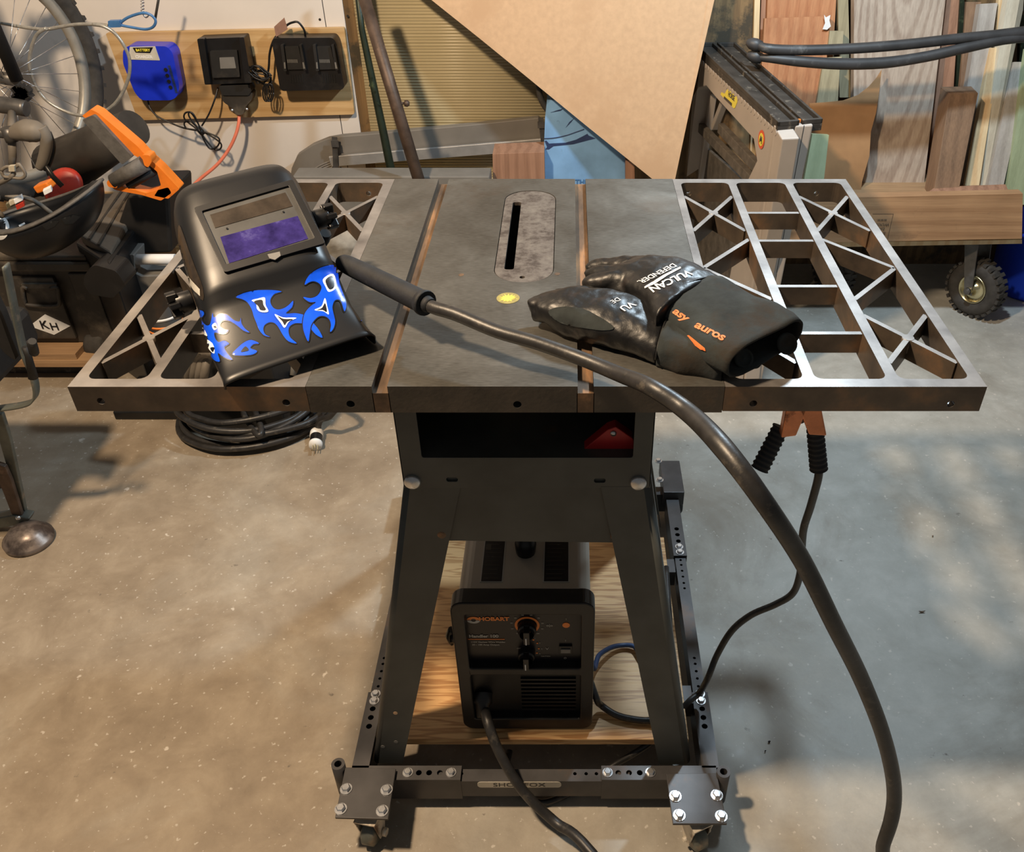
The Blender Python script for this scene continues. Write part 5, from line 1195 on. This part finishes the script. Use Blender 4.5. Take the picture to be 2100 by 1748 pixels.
m = M(); random.seed(3)
for k in range(7):
    cx0, cy0 = 533+random.uniform(-6, 6), 155+random.uniform(-6, 6)
    m.tube([Y(cx0+(20+random.uniform(-5, 5))*cos(a)*.9, cy0+(12+random.uniform(-4, 4))*sin(a)+.3*(22*cos(a)), yc-.02-.004*k) for a in [2*pi*j/12 for j in range(13)]], .0026, 7, sub=2)
for k in range(3):
    cx0 = 546+k*4
    m.tube([Y(cx0+(7)*cos(a), 190+18*sin(a), yc-.03-.004*k) for a in [2*pi*j/10 for j in range(11)]], .0026, 7, sub=2)
tagd(m.build('tangled_cord', 'black'), 'messy tangle of black cord between the two black chargers', 'cord')
# ---- steel cable lock
lk = root('cable_lock', Y(160, 230, 2.8), 'clear sheathed steel cable looped in a ring with a blue sleeved eye', 'cable lock')
yl = 2.72
m = M(); ring = [(-40, 42), (0, 47), (50, 56), (92, 60), (130, 54), (160, 50), (205, 50), (222, 53)]
m.tube([Y(*q, yl) for q in ring], .0048, 10, sub=5)
loop = [(95+0, 58), (75, 72), (62, 110), (63, 150), (85, 195), (120, 222), (165, 237), (208, 231), (240, 208), (262, 165), (266, 125), (255, 95), (235, 68), (212, 54), (190, 50)]
m.tube([Y(*q, yl-.012) for q in loop], .0048, 10, sub=5); m.build('cable', 'cable_clear', lk)
m = M(); wbox(m, [(221, 43), (244, 42), (248, 56), (222, 57)], yl-.01, yl+.006, .002); m.build('ferrule', 'bluecoat', lk, bevel=.001)
m = M(); m.tube([Y(*q, yl) for q in ((244, 49), (262, 36), (290, 27), (308, 30), (319, 42), (314, 55), (298, 60), (270, 56), (244, 51))], .0038, 10, sub=5); m.build('eye', 'bluecoat', lk)
m = M(); pts = [Y(292+3.5*cos(2*pi*k/8), -14+k*.8, 2.735+.008*sin(2*pi*k/8)) for k in range(50)]; m.tube(pts, .0016, 6)
m.tube([Y(*q, 2.735) for q in ((292, 24), (294, 30), (299, 36), (305, 31), (300, 24))], .002, 6, sub=3); tagd(m.build('hanging_spring', 'zinc'), 'small steel spring hook holding up the blue cable eye', 'spring')
m = M(); m.tube([Y(330, -30, 2.9), Y(318, 40, 2.9)], .004, 8); tagd(m.build('hanging_wire', 'gunmetal'), 'thin grey rod hanging beside the blue cable eye', 'rod')
# ================================================================ BICYCLE
bike = root('bicycle', (-1.75, 2.6, 0), 'mountain bicycle at the left edge with knobbly tyre and taupe grips', 'bicycle')
bc_ = Y(5, 160, 2.62); ax = V((-.93, -.36, .05)).normalized(); ax = V((.93, -.36, 0)).normalized()
R_ = .345
m = M(); m.torus(bc_, ax, R_-.028, .028, 72, 12)
w_ = ax.cross(V((0, 0, 1)))
for k in range(84):
    a = 2*pi*k/84; uu = V((0, 0, 1))*cos(a)+w_*sin(a); tt = ax.cross(uu)
    for s in ((-1, 1) if k % 2 else (0,)): m.obox(bc_+uu*(R_-.004-(.006 if s else 0))+ax*s*.019, ax*.007, uu*.006, tt*.006)
whl = m.build('tyre', 'tyre', bike)
m = M(); rows = []
for k in range(73):
    a = 2*pi*k/72; uu = V((0, 0, 1))*cos(a)+w_*sin(a); rows.append([bc_+uu*(R_-.052)+ax*.014, bc_+uu*(R_-.052)-ax*.014, bc_+uu*(R_-.075)-ax*.012, bc_+uu*(R_-.082), bc_+uu*(R_-.075)+ax*.012, bc_+uu*(R_-.052)+ax*.014])
m.grid(rows); m.build('rim', 'rim', bike)
m = M()
for k in range(32):
    a = 2*pi*k/32; b = a+(.5 if k % 2 else -.5)*(1 if k % 4 < 2 else 1); s = 1 if k % 2 else -1
    m.tube([bc_+(V((0, 0, 1))*cos(b)+w_*sin(b))*.025+ax*s*.03, bc_+(V((0, 0, 1))*cos(a)+w_*sin(a))*(R_-.08)], .0011, 5)
m.build('spokes', 'zinc', bike)
m = M(); m.cyl(bc_-ax*.05, bc_+ax*.05, .018); m.build('hub', 'gunmetal', bike)
m = M(); m.tube([bc_+ax*.055, bc_+ax*.055+V((0, -.05, .45))], .018, 12); m.tube([bc_-ax*.055, bc_-ax*.055+V((0, -.05, .45))], .018, 12); m.build('fork', 'blackm', bike)
# handlebar turned towards the camera
hy = 2.36
H = lambda px, py, y=hy: Y(px, py, y)
m = M(); m.tube([H(-60, 268), H(20, 275)], .0125, 14); m.build('handlebar', 'gunmetal', bike)
m = M(); m.tube([H(22, 276), H(36, 272), H(56, 268), H(76, 270), H(90, 274)], [.014, .022, .030, .028, .018], 16, sub=4); m.build('grip', 'taupe', bike)
m = M(); m.tube([H(82, 262), H(92, 278), H(95, 300), H(88, 330), H(80, 345)], [.018, .017, .015, .014, .010], 12, sub=4); m.build('bar_end', 'taupe', bike)
m = M(); m.tube([H(96, 272, hy+.02), H(104, 300, hy+.02), H(98, 330, hy+.02), H(92, 348, hy+.02)], [.012, .013, .012, .008], 12, sub=4); m.tube([H(92, 338), H(108, 362), H(128, 382)], .007, 8); m.build('brake_lever', 'black', bike)
m = M(); m.cyl(H(14, 262), H(26, 290), .017); m.build('clamp', 'gunmetal', bike)
m = M(); m.tube([H(-30, 212, hy+.15), H(20, 217, hy+.15), H(55, 223, hy+.15)], [.022, .023, .022], 16, sub=3); m.build('grip', 'gunmetal', bike)
m = M(); random.seed(5)
for k in range(14): p = H(random.uniform(36, 56), random.uniform(180, 205), hy+.17); m.obox(p, (random.uniform(.006, .014), 0, .004), (0, .012, 0), (-.004, 0, random.uniform(.006, .012)))
m.build('shifter', 'blackm', bike)
m = M(); m.tube([H(24, 285), H(26, 320), H(24, 345)], [.011, .010, .009], 10); m.tube([H(24, 285), H(24, 232, hy+.12)], .010, 10); m.build('stem_post', 'taupe', bike)
# buckle strap on the helmet
# ================================================================ BICYCLE HELMET upside down on the tote
bh = root('bicycle_helmet', Y(100, 520, 2.15), 'black bicycle helmet resting upside down on the dusty tote', 'bicycle helmet')
hc = Y(88, 425, 2.18); hc.z += 0
ax_l = (Y(215, 375, 2.18)-Y(-20, 455, 2.18)).normalized()
rows = []; n = 36
for j in range(12):
    v_ = j/11; ph_ = pi/2*v_; row = []
    for k in range(n):
        a = 2*pi*k/n; rx = .175*cos(ph_)**.7; ry = .115*cos(ph_)**.7
        row.append(hc+ax_l*(rx*cos(a))+V((0, 1, 0))*(ry*sin(a))+V((0, 0, 1))*(-.115*sin(ph_)+.012*cos(2*a)*cos(ph_)))
    rows.append(row)
m = M(); m.grid(rows, True); o = m.build('shell', 'helmet', bh, solid=.022)
m = M(); m.grid([[hc+(p-hc)*1.02+V((0, 0, .004)) for p in rows[0]]+[hc+(rows[0][0]-hc)*1.02+V((0, 0, .004))], [hc+(p-hc)*.86+V((0, 0, .004)) for p in rows[0]]+[hc+(rows[0][0]-hc)*.86+V((0, 0, .004))]]); m.build('rim', 'grip', bh, solid=.006)
HB = bvh(o)
m = M()
vs, fs = dense([(38, 462), (50, 456), (52, 459), (40, 466)], 3); lay(m, vs, fs, HB, .001); m.build('lettering', 'white', bh, fixn=False)
m = M(); ringp = circ(2, 468, 17, 24, 24); vs, fs = dense(ringp, 4); fs = [f for f in fs if not inside(V((sum(vs[i][0] for i in f)/3, sum(vs[i][1] for i in f)/3)), circ(0, 466, 11, 24, 17))]; lay(m, vs, fs, HB, .001); m.build('ring_logo', 'white', bh, fixn=False)
for q in ([(85, 462), (100, 454), (122, 452), (112, 464), (96, 472)], [(125, 448), (150, 440), (165, 444), (150, 458), (132, 460)]):
    vs, fs = dense(q, 4); m = M(); lay(m, vs, fs, HB, .0012); m.build('vent', 'voidm', bh, fixn=False)
m = M(); m.tube([hc+V((-.10, -.02, -.02)), hc+V((-.11, -.03, .05)), Y(24, 362, 2.10), Y(24, 344, 2.12)], .006, 8, sub=4); m.tube([hc+V((.02, .03, -.06)), hc+V((-.02, 0, .02)), hc+V((-.08, -.01, .03))], .006, 8, sub=4); m.build('chin_strap', 'taupe', bh)
m = M(); P_ = [Y(*q, 2.10) for q in ((2, 350), (14, 342), (34, 342), (38, 336), (52, 356), (44, 366), (24, 364), (8, 362))]; m.tube(P_+[P_[0]], .004, 8, sub=3); m.build('buckle', 'taupe', bh)
m = M(); wbox(m, [(17, 341), (29, 340), (30, 352), (18, 352)], 2.09, 2.10, .001); m.build('strap_label', 'pale', bh)
random.seed(9)
for mt, q in (('pale', (28, 412)), ('white', (38, 408)), ('redP', (42, 420)), ('gold', (22, 418)), ('white', (98, 390))):
    m = M(); p = Y(*q, 2.15); m.obox(p, V((.010, .003, .004)), V((-.003, .008, 0)), V((0, 0, .006))); tagd(m.build('small_scrap', mt, bevel=.001), {'pale': 'cream scrap of plastic', 'white': 'white plastic scrap', 'redP': 'red plastic scrap', 'gold': 'yellowish scrap'}[mt]+(' lying at the back rim of the bicycle helmet' if q[0] > 90 else ' lying inside the upturned bicycle helmet'), 'scrap', 'scraps in the bicycle helmet')
# ================================================================ TOTES, PALLET, ORANGE TOOL
pt_ = root('pallet', (-1.6, 2.6, 0), 'rough wooden pallet under the dusty black tote', 'pallet')
py_ = Z(100, 748, .075).y
Pz = .105
for (x0p, x1p) in ((-60, 36), (56, 166)):
    m = M(); a, b = Z(x0p, 712, Pz), Z(x1p, 712, Pz); m.box(a.x, b.x, Z(100, 735, .09).y, 3.0, .085, Pz); m.build('deck_board', 'pallet', pt_, bevel=.001)
m = M(); m.box(Z(-120, 740, .08).x, Z(190, 740, .08).x, Z(100, 742, .08).y, Z(100, 742, .08).y+.05, .06, .085); m.build('lower_board', 'pallet', pt_, bevel=.001)
m = M(); m.box(Z(-120, 740, .08).x, Z(175, 740, .08).x, Z(100, 742, .08).y+.06, 3.0, .0, .06); m.build('bearer', 'ss_dark', pt_)
ty = Z(100, 703, Pz).y
tote = root('storage_tote', (-1.6, ty+.2, Pz), 'dusty black tote with recessed handle and white diamond KH sticker', 'storage box')
zt2 = Y(100, 552, ty).z; tx0, tx1 = Y(-60, 620, ty).x, Y(215, 640, ty).x
m = M(); m.box(tx0, tx1, ty, ty+.45, Pz, zt2); m.box(Y(28, 600, ty).x, Y(126, 600, ty).x, ty-.014, ty+.002, Pz+.02, zt2-.02); m.box(Y(155, 600, ty).x, tx1+.004, ty-.008, ty+.002, Pz+.004, zt2-.01); m.build('body', 'tote', tote, bevel=.006)
m = M(); m.box(tx0-.012, tx1+.014, ty-.018, ty+.47, zt2, zt2+.028); m.box(tx0-.005, tx1+.006, ty-.008, ty+.46, zt2+.028, zt2+.045); m.build('lid', 'tote', tote, bevel=.005)
m = M(); hp_ = [Y(*q, ty-.022) for q in ((46, 590), (56, 592), (104, 592), (118, 590), (120, 606), (122, 622), (110, 628), (60, 626), (50, 618))]
m.tube([hp_[i] for i in (1, 0, 8, 7, 6, 5, 4, 3, 2)]+[], .0058, 10, sub=3); m.bar(hp_[0]+V((0, .006, .004)), hp_[3]+V((0, .006, .004)), .014, .014); m.build('handle', 'tote', tote)
D4 = [Y(*q, ty-.0155) for q in ((60, 669), (92, 645), (144, 669), (111, 687))]
m = M(); m.poly(D4[::-1], .001); sk = m.build('diamond_sticker', 'white', tote)
dx = (D4[2]-D4[0]).normalized(); dz = V((0, 0, 1))
m = M(); text(m, 'K', .040, frame((D4[0]+D4[2])/2+V((-.014, -.0014, .004)), dx, dz, (0, -1, 0)), .0005, 0, 1); text(m, 'H', .036, frame((D4[0]+D4[2])/2+V((.014, -.0014, -.002)), dx, dz, (0, -1, 0)), .0005); m.build('lettering', 'blackdecal', sk)
m = M(); m.lathe(Y(213, 705, ty+.03), (1, -.15, 0), [(.0001, -.03), (.055, -.03), (.06, -.02), (.06, .02), (.055, .03), (.0001, .03)], 32); tw = m.build('wheel', 'tyre', tote)
# second tool chest, angled, with dusty ribbed lid
ch = root('rolling_tool_chest', (-1.4, 2.6, 0), 'black rolling tool chest with dusty ribbed lid and grey handle frame', 'tool chest')
zc1 = .46
LidQ = [Z(162, 480, zc1), Z(228, 520, zc1-.03), Z(292, 392, zc1), Z(232, 392, zc1)]
m = M(); m.poly([LidQ[0], LidQ[1], LidQ[2], LidQ[3]], .03, (0, 0, 1)); m.build('lid', 'totelid', ch, bevel=.006)
m = M()
for u in (.33, .62): m.bar(lerp(LidQ[0], LidQ[1], u)+V((0, 0, .003)), lerp(LidQ[3], LidQ[2], u)+V((0, 0, .003)), .006, .006)
m.build('lid_rib', 'ss_dark', ch)
m = M(); 
b0 = [Z(155, 500, .42), Z(225, 545, .42), Z(330, 400, .42), Z(250, 395, .42)]
m.add([V((p.x, p.y, z)) for z in (.0, .425) for p in b0], [(3, 2, 1, 0), (4, 5, 6, 7), (0, 1, 5, 4), (1, 2, 6, 5), (2, 3, 7, 6), (3, 0, 4, 7)]); m.build('body', 'black', ch, bevel=.008)
m = M(); m.poly([Y(*q, 2.42) for q in ((262, 400), (345, 398), (352, 520), (240, 525), (238, 470))][::-1], .2); m.build('side_body', 'blackm', ch, bevel=.01)
m = M(); wbox(m, [(186, 548), (196, 544), (238, 556), (258, 585), (232, 612), (185, 604), (172, 585), (172, 566)], 2.18, 2.26, .01); m.build('latch', 'black', ch, bevel=.006)
m = M(); wbox(m, [(240, 523), (274, 523), (276, 560), (290, 568), (352, 566), (352, 594), (300, 606), (255, 596), (240, 575)], 2.34, 2.42, .004); m.build('handle_frame', 'greyP', ch, bevel=.003)
m = M(); m.tube([Y(272, 532, 2.36), Y(360, 532, 2.36)], .0155, 16); m.build('handle', 'white', ch, label='white grip bar')
m = M(); wbox(m, [(262, 600), (345, 590), (350, 700), (290, 745), (210, 745)], 2.36, 2.6, .01); m.build('lower_body', 'tote', ch, bevel=.01)
# black tube and orange tool
m = M(); m.tube([Y(120, 348, 2.72), Y(275, 262, 2.62)], [.085, .052], 28); tagd(m.build('black_tube', 'tote'), 'fat dusty black tube lying diagonally behind the orange handled tool', 'tube')
m = M(); m.lathe(Y(130, 385, 2.56), (.2, -1, .35), [(.0001, .012), (.04, .010), (.05, 0), (.046, -.01), (.0001, -.012)], 32, sx=1.3); tagd(m.build('red_disc', 'redP'), 'red plastic disc poking out behind the bicycle helmet', 'disc')
m = M(); m.obox(Y(92, 381, 2.44), V((.022, .0, .007)), V((0, .02, 0)), V((-.003, 0, .010))); tagd(m.build('orange_clip', 'orangeT', bevel=.004), 'small orange plastic clip between the helmet straps and the red disc', 'clip')
ot = root('orange_power_tool', Y(300, 400, 2.35), 'orange tool with two grey padded handles leaning over the chests', 'power tool')
oy = 2.34
def obar(m, a, b, w, th, y0=oy, y1=None):
    m.bar(Y(*a, y0), Y(*b, y1 or y0), w, th, (0, -1, 0))
m = M(); wbox(m, [(168, 238), (186, 224), (202, 232), (282, 300), (300, 320), (328, 345), (368, 388), (345, 408), (316, 402), (330, 380), (322, 352), (292, 328), (270, 316), (262, 312), (188, 238), (178, 244)], oy-.02, oy+.02, .004); m.build('frame', 'orangeT', ot, bevel=.004)
m = M(); wbox(m, [(168, 246), (192, 236), (272, 322), (250, 338)], oy-.032, oy-.004, .006); m.build('long_grip', 'grip', ot, bevel=.006)
m = M(); wbox(m, [(290, 318), (306, 318), (312, 330), (304, 344), (296, 340)], oy-.035, oy, .006); wbox(m, [(218, 374), (230, 362), (242, 376), (240, 386), (222, 384)], oy-.035, oy+.01, .006); wbox(m, [(222, 378), (240, 380), (300, 396), (345, 384), (352, 396), (330, 412), (290, 400), (236, 390)], oy-.02, oy+.02, .005); m.build('loop_handle', 'orangeT', ot, bevel=.004)
m = M(); m.tube([Y(234, 372, oy-.02), Y(298, 334, oy-.02)], [.020, .021], 18); m.build('short_grip', 'grip', ot)
m = M(); m.tube([Y(264, 380, oy-.01), Y(316, 350, oy-.01)], .0125, 14); m.build('trigger_grip', 'foam', ot)
# ================================================================ COILED CABLE AND PLUG
ccx = Z(520, 845, .03); m = M(); random.seed(12); pts = []
N = 7*20
for k in range(N):
    a = 2*pi*k/20+2.2; rr_ = .205+.018*sin(k*.37)-.012*(k/N)*3+random.uniform(-.004, .004)
    pts.append(V((ccx.x+rr_*cos(a)*1.02+.012*sin(k*.11), ccx.y+.02+rr_*sin(a)*.90, .012+.011*(k//20)+.010*sin(a*1.5+k*.05)+.006)))
m.tube(pts, .0088, 10, sub=3)
cc = root('coiled_power_cable', (ccx.x, ccx.y, 0), 'thick black power cable coiled on the floor under the left wing', 'cable')
m.build('coil', 'rubber', cc)
m = M(); m.tube([pts[-1], Z(690, 800, .14), Z(680, 850, .09), Z(657, 862, .06), Z(651, 885, .022)], .0088, 10, sub=5); m.tube([Z(492, 826, .06), Z(505, 860, .07), Z(528, 892, .07), Z(536, 880, .075), Z(522, 840, .08)], .008, 10, sub=5); m.build('tail', 'rubber', cc)
q0, q1 = Z(650, 886, .020), Z(646, 925, .018); dq = (q1-q0).normalized()
m = M(); m.lathe(q0, dq, [(.0001, 0), (.017, 0), (.0185, .004), (.0185, .020), (.017, .022)], 24); m.build('plug_collar', 'white', cc)
m = M(); m.lathe(q0, dq, [(.0165, .021), (.0165, .050)], 24); m.build('plug_body', 'black', cc)
m = M(); m.lathe(q0, dq, [(.0165, .050), (.0185, .052), (.018, .062), (.0001, .062)], 24); m.build('plug_face', 'white', cc)
for k in (-1, 0, 1): m = M(); m.obox(q0+dq*.072+V((.007*k, 0, .004*(k == 0))), dq*.010, (.0008, 0, 0), (0, 0, .003)); m.build('prong', 'gold', cc)
m = M(); random.seed(2)
for k in range(6):
    x = 372+k*11; m.tube([Z(x-14, 800, .10), Z(x-8, 770, .20+.01*k), Z(x+2, 730, .30), Z(x+22, 716+k*2, .33), Z(x+42, 730, .28)], .011, 10, sub=4)
tagd(m.build('hose_bundle', 'taupe'), 'standing loops of dusty hose seen through the left wing', 'hose')
m = M(); a_ = Z(232, 850, .02); b_ = Z(470, 836, .02); m.box(a_.x, b_.x, a_.y, a_.y+.35, 0, .028); tagd(m.build('flat_black_case', 'black', bevel=.004), 'flat black case on the floor under the left wing', 'case')
m = M(); m.tube([Z(330, 862, .015), Z(370, 880, .015), Z(420, 900, .015), Z(470, 905, .015), Z(520, 890, .015)], .007, 8, sub=5) if False else m.box(0, .001, 0, .001, -.002, -.001)
# dark clutter standing under the left wing
m = M(); m.tube([Z(332, 725, .14), Z(338, 690, .18), Z(352, 660, .22)], .012, 10, sub=3); tagd(m.build('ribbed_hose', 'gunmetal'), 'short grey hose standing beside the striped label under the wing', 'hose')
m = M(); p = Y(345, 680, 2.05); m.cyl(V((p.x, p.y, .0)), V((p.x, p.y, p.z+.09)), .045, seg=28); sp_ = root('spray_can', (p.x, p.y, 0), 'dark can with orange and white stripes seen through the left wing', 'can'); m.build('can_body', 'blackm', sp_)
m = M(); m.cyl(V((p.x, p.y, p.z+.052)), V((p.x, p.y, p.z+.060)), .0458, seg=28); m.build('stripe', 'white', sp_)
for k in range(5): m = M(); m.cyl(V((p.x, p.y, p.z+.03-k*.017)), V((p.x, p.y, p.z+.037-k*.017)), .0458, seg=28); m.build('stripe', 'orangeL', sp_)
m = M(); rows = []; c0 = Z(700, 505, .26); random.seed(4)
for j in range(9):
    ph_ = pi/2*j/8; rows.append([c0+V((.085*cos(ph_)*cos(a)*(1+.12*sin(3*a+j)), .07*cos(ph_)*sin(a)*(1+.15*cos(2*a+j)), .075*sin(ph_)+.006*sin(5*a+j))) for a in [2*pi*k/24 for k in range(24)]])
rows.insert(0, [V((p.x, p.y, 0)) for p in rows[0]]); m.grid(rows, True); tagd(m.build('crumpled_bag', 'bag'), 'crumpled grey cloth bag on the floor seen through the left wing', 'bag')
m = M(); q_ = Z(600, 700, .0); m.box(Z(470, 560, .25).x, Z(640, 560, .25).x, 2.0, 2.35, 0, .27); tagd(m.build('dark_crate', 'blackm', bevel=.006), 'dark crate on the floor hidden behind the welding helmet', 'crate')
m = M(); m.tube([Z(600, 770, .25), Z(606, 720, .30)], .007, 10); m.tube([Z(625, 770, .2), Z(648, 715, .26)], .009, 10); m.build('x', 'zinc') if False else None
tagd(m.build('grey_rods', 'greyP'), 'two grey rods visible below the helmet through the wing', 'rods')
random.seed(21)
for q, w_, l_, mt_, lb in (((1890, 1257), .004, .016, 'slot', 'curled brown dry leaf scrap on the open floor right of the cable'), ((1577, 1524), .005, .006, 'blackm', 'black crumb on the floor near the right base socket, upper of two'), ((1569, 1543), .003, .004, 'blackm', 'black crumb on the floor near the right base socket, lower of two'), ((1912, 1102), .004, .005, 'slot', 'tiny dark fleck on the floor right of the ground clamp')):
    p = Z(*q, 0); m = M(); m.grid([[p+V((l_*(u-.5), w_*(v_-.5)*(1-abs(2*u-1)**2)+.001*u, .0015+.003*abs(2*u-1))) for u in (0, .25, .5, .75, 1)] for v_ in (0, .5, 1)]); tagd(m.build('floor_scrap', mt_, solid=.001), lb, 'debris')
# ================================================================ FOREGROUND METAL CHAIR
chair = root('metal_chair', (-1.5, 1.6, 0), 'worn bent metal chair with round foot glide at the left edge', 'chair')
K = lambda px, py, y=1.60: Y(px, py, y)
def strap(pts, w, th, name, mat, nv=(0, -1, 0)):
    m = M(); Pq = [V(p) for p in pts]; rows = []; Q = []
    for i in range(len(Pq)-1):
        p0 = Pq[max(i-1, 0)]; p1 = Pq[i]; p2 = Pq[i+1]; p3 = Pq[min(i+2, len(Pq)-1)]
        for k in range(5):
            u = k/5; Q.append(.5*((2*p1)+(p2-p0)*u+(2*p0-5*p1+4*p2-p3)*u*u+(3*p1-p0-3*p2+p3)*u**3))
    Q.append(Pq[-1])
    for i, p in enumerate(Q):
        rows.append([p+V(nv)*w, p-V(nv)*w*.2])
    m.grid(rows); return m.build(name, mat, chair, solid=th)
strap([K(-40, 845, 1.60), K(0, 836, 1.60), K(50, 828, 1.60), K(74, 818, 1.60), K(80, 795, 1.60), K(70, 755, 1.60), K(56, 720, 1.60), K(44, 670, 1.60), K(30, 600, 1.60), K(18, 540, 1.6)], .020, .004, 'seat_bracket', 'chairm')
m = M(); m.tube([K(68, 775, 1.57), K(58, 730, 1.57), K(50, 712, 1.57)], [.010, .007, .006], 10); m.tube([K(60, 700, 1.56), K(70, 722, 1.56), K(66, 700, 1.54)], [.006, .010, .008], 10, sub=3); m.build('bracket_pad', 'blackm', chair)
m = M(); wbox(m, [(-160, 600), (-20, 610), (0, 650), (14, 690), (34, 742), (12, 728), (-10, 700), (-160, 720)], 1.585, 1.615, .01); m.build('seat_edge', 'blackm', chair, bevel=.01)
wd_ = lambda: None
m = M(); m.poly([K(-12, 850), K(4, 850), K(20, 900), K(44, 1010), K(54, 1062), K(40, 1062), K(14, 960), K(-12, 870)][::-1], .012, (0, -1, 0)); m.build('leg', 'chairm', chair, bevel=.002)
m = M(); m.poly([K(-12, 950, 1.585), K(10, 958, 1.585), K(22, 985, 1.585), K(46, 1062, 1.585), K(26, 1062, 1.585), K(-2, 990, 1.585), K(-12, 985, 1.585)][::-1], .012, (0, -1, 0)); m.build('leg', 'pipe', chair, bevel=.002)
m = M(); m.poly([K(-40, 1070, 1.58), K(26, 1058, 1.58), K(60, 1064, 1.58), K(56, 1074, 1.58), K(-40, 1092, 1.58)][::-1], .03, (0, -1, 0)); m.build('stretcher', 'chairm', chair, bevel=.003)
p = K(38, 1062, 1.575); m = M(); m.lathe(p, (0, -1, .1), [(.006, 0), (.006, .004), (.003, .006), (.0001, .006)], 12); m.build('rivet', 'zinc', chair)
g0 = Z(55, 1098, .022); m = M(); m.lathe(V((g0.x, g0.y, 0)), (.05, -.05, 1), [(.0001, .001), (.050, .001), (.056, .006), (.057, .014), (.052, .017), (.040, .036), (.020, .046), (.0001, .048)], 36); m.build('foot_glide', 'glide', chair)
m = M(); m.poly([K(-140, 1010, 1.75), K(0, 985, 1.75), K(20, 1040, 1.75), K(0, 1060, 1.75), K(-140, 1080, 1.75)][::-1], .02); m.build('inner_panel', 'brown4', chair)
m = M(); rows=[]; m.box(Y(-500, 600, 1.6).x, Y(-90, 600, 1.6).x, 1.45, 1.80, .42, .52); m.build('seat', 'blackm', chair, bevel=.02)
def light(name, loc, power, col, size):
    ld = bpy.data.lights.new(name, 'POINT'); ld.energy = power; ld.color = col; ld.shadow_soft_size = size
    o = bpy.data.objects.new(name, ld); COL.objects.link(o); o.location = loc; return o
light('warm_lamp', (-1.02, .80, 2.6), 270, (1, .75, .50), .08)
light('cool_lamp', (.60, 2.07, 1.92), 82, (.70, .87, 1), .05)
wd = bpy.data.worlds.new('world'); SC.world = wd; wd.use_nodes = True
wd.node_tree.nodes['Background'].inputs[0].default_value = (.95, .93, .9, 1); wd.node_tree.nodes['Background'].inputs[1].default_value = .10
SC.view_settings.view_transform = 'Standard'; SC.view_settings.look = 'None'; SC.view_settings.exposure = .22; SC.view_settings.gamma = 1; SC.view_settings.use_curve_mapping = False
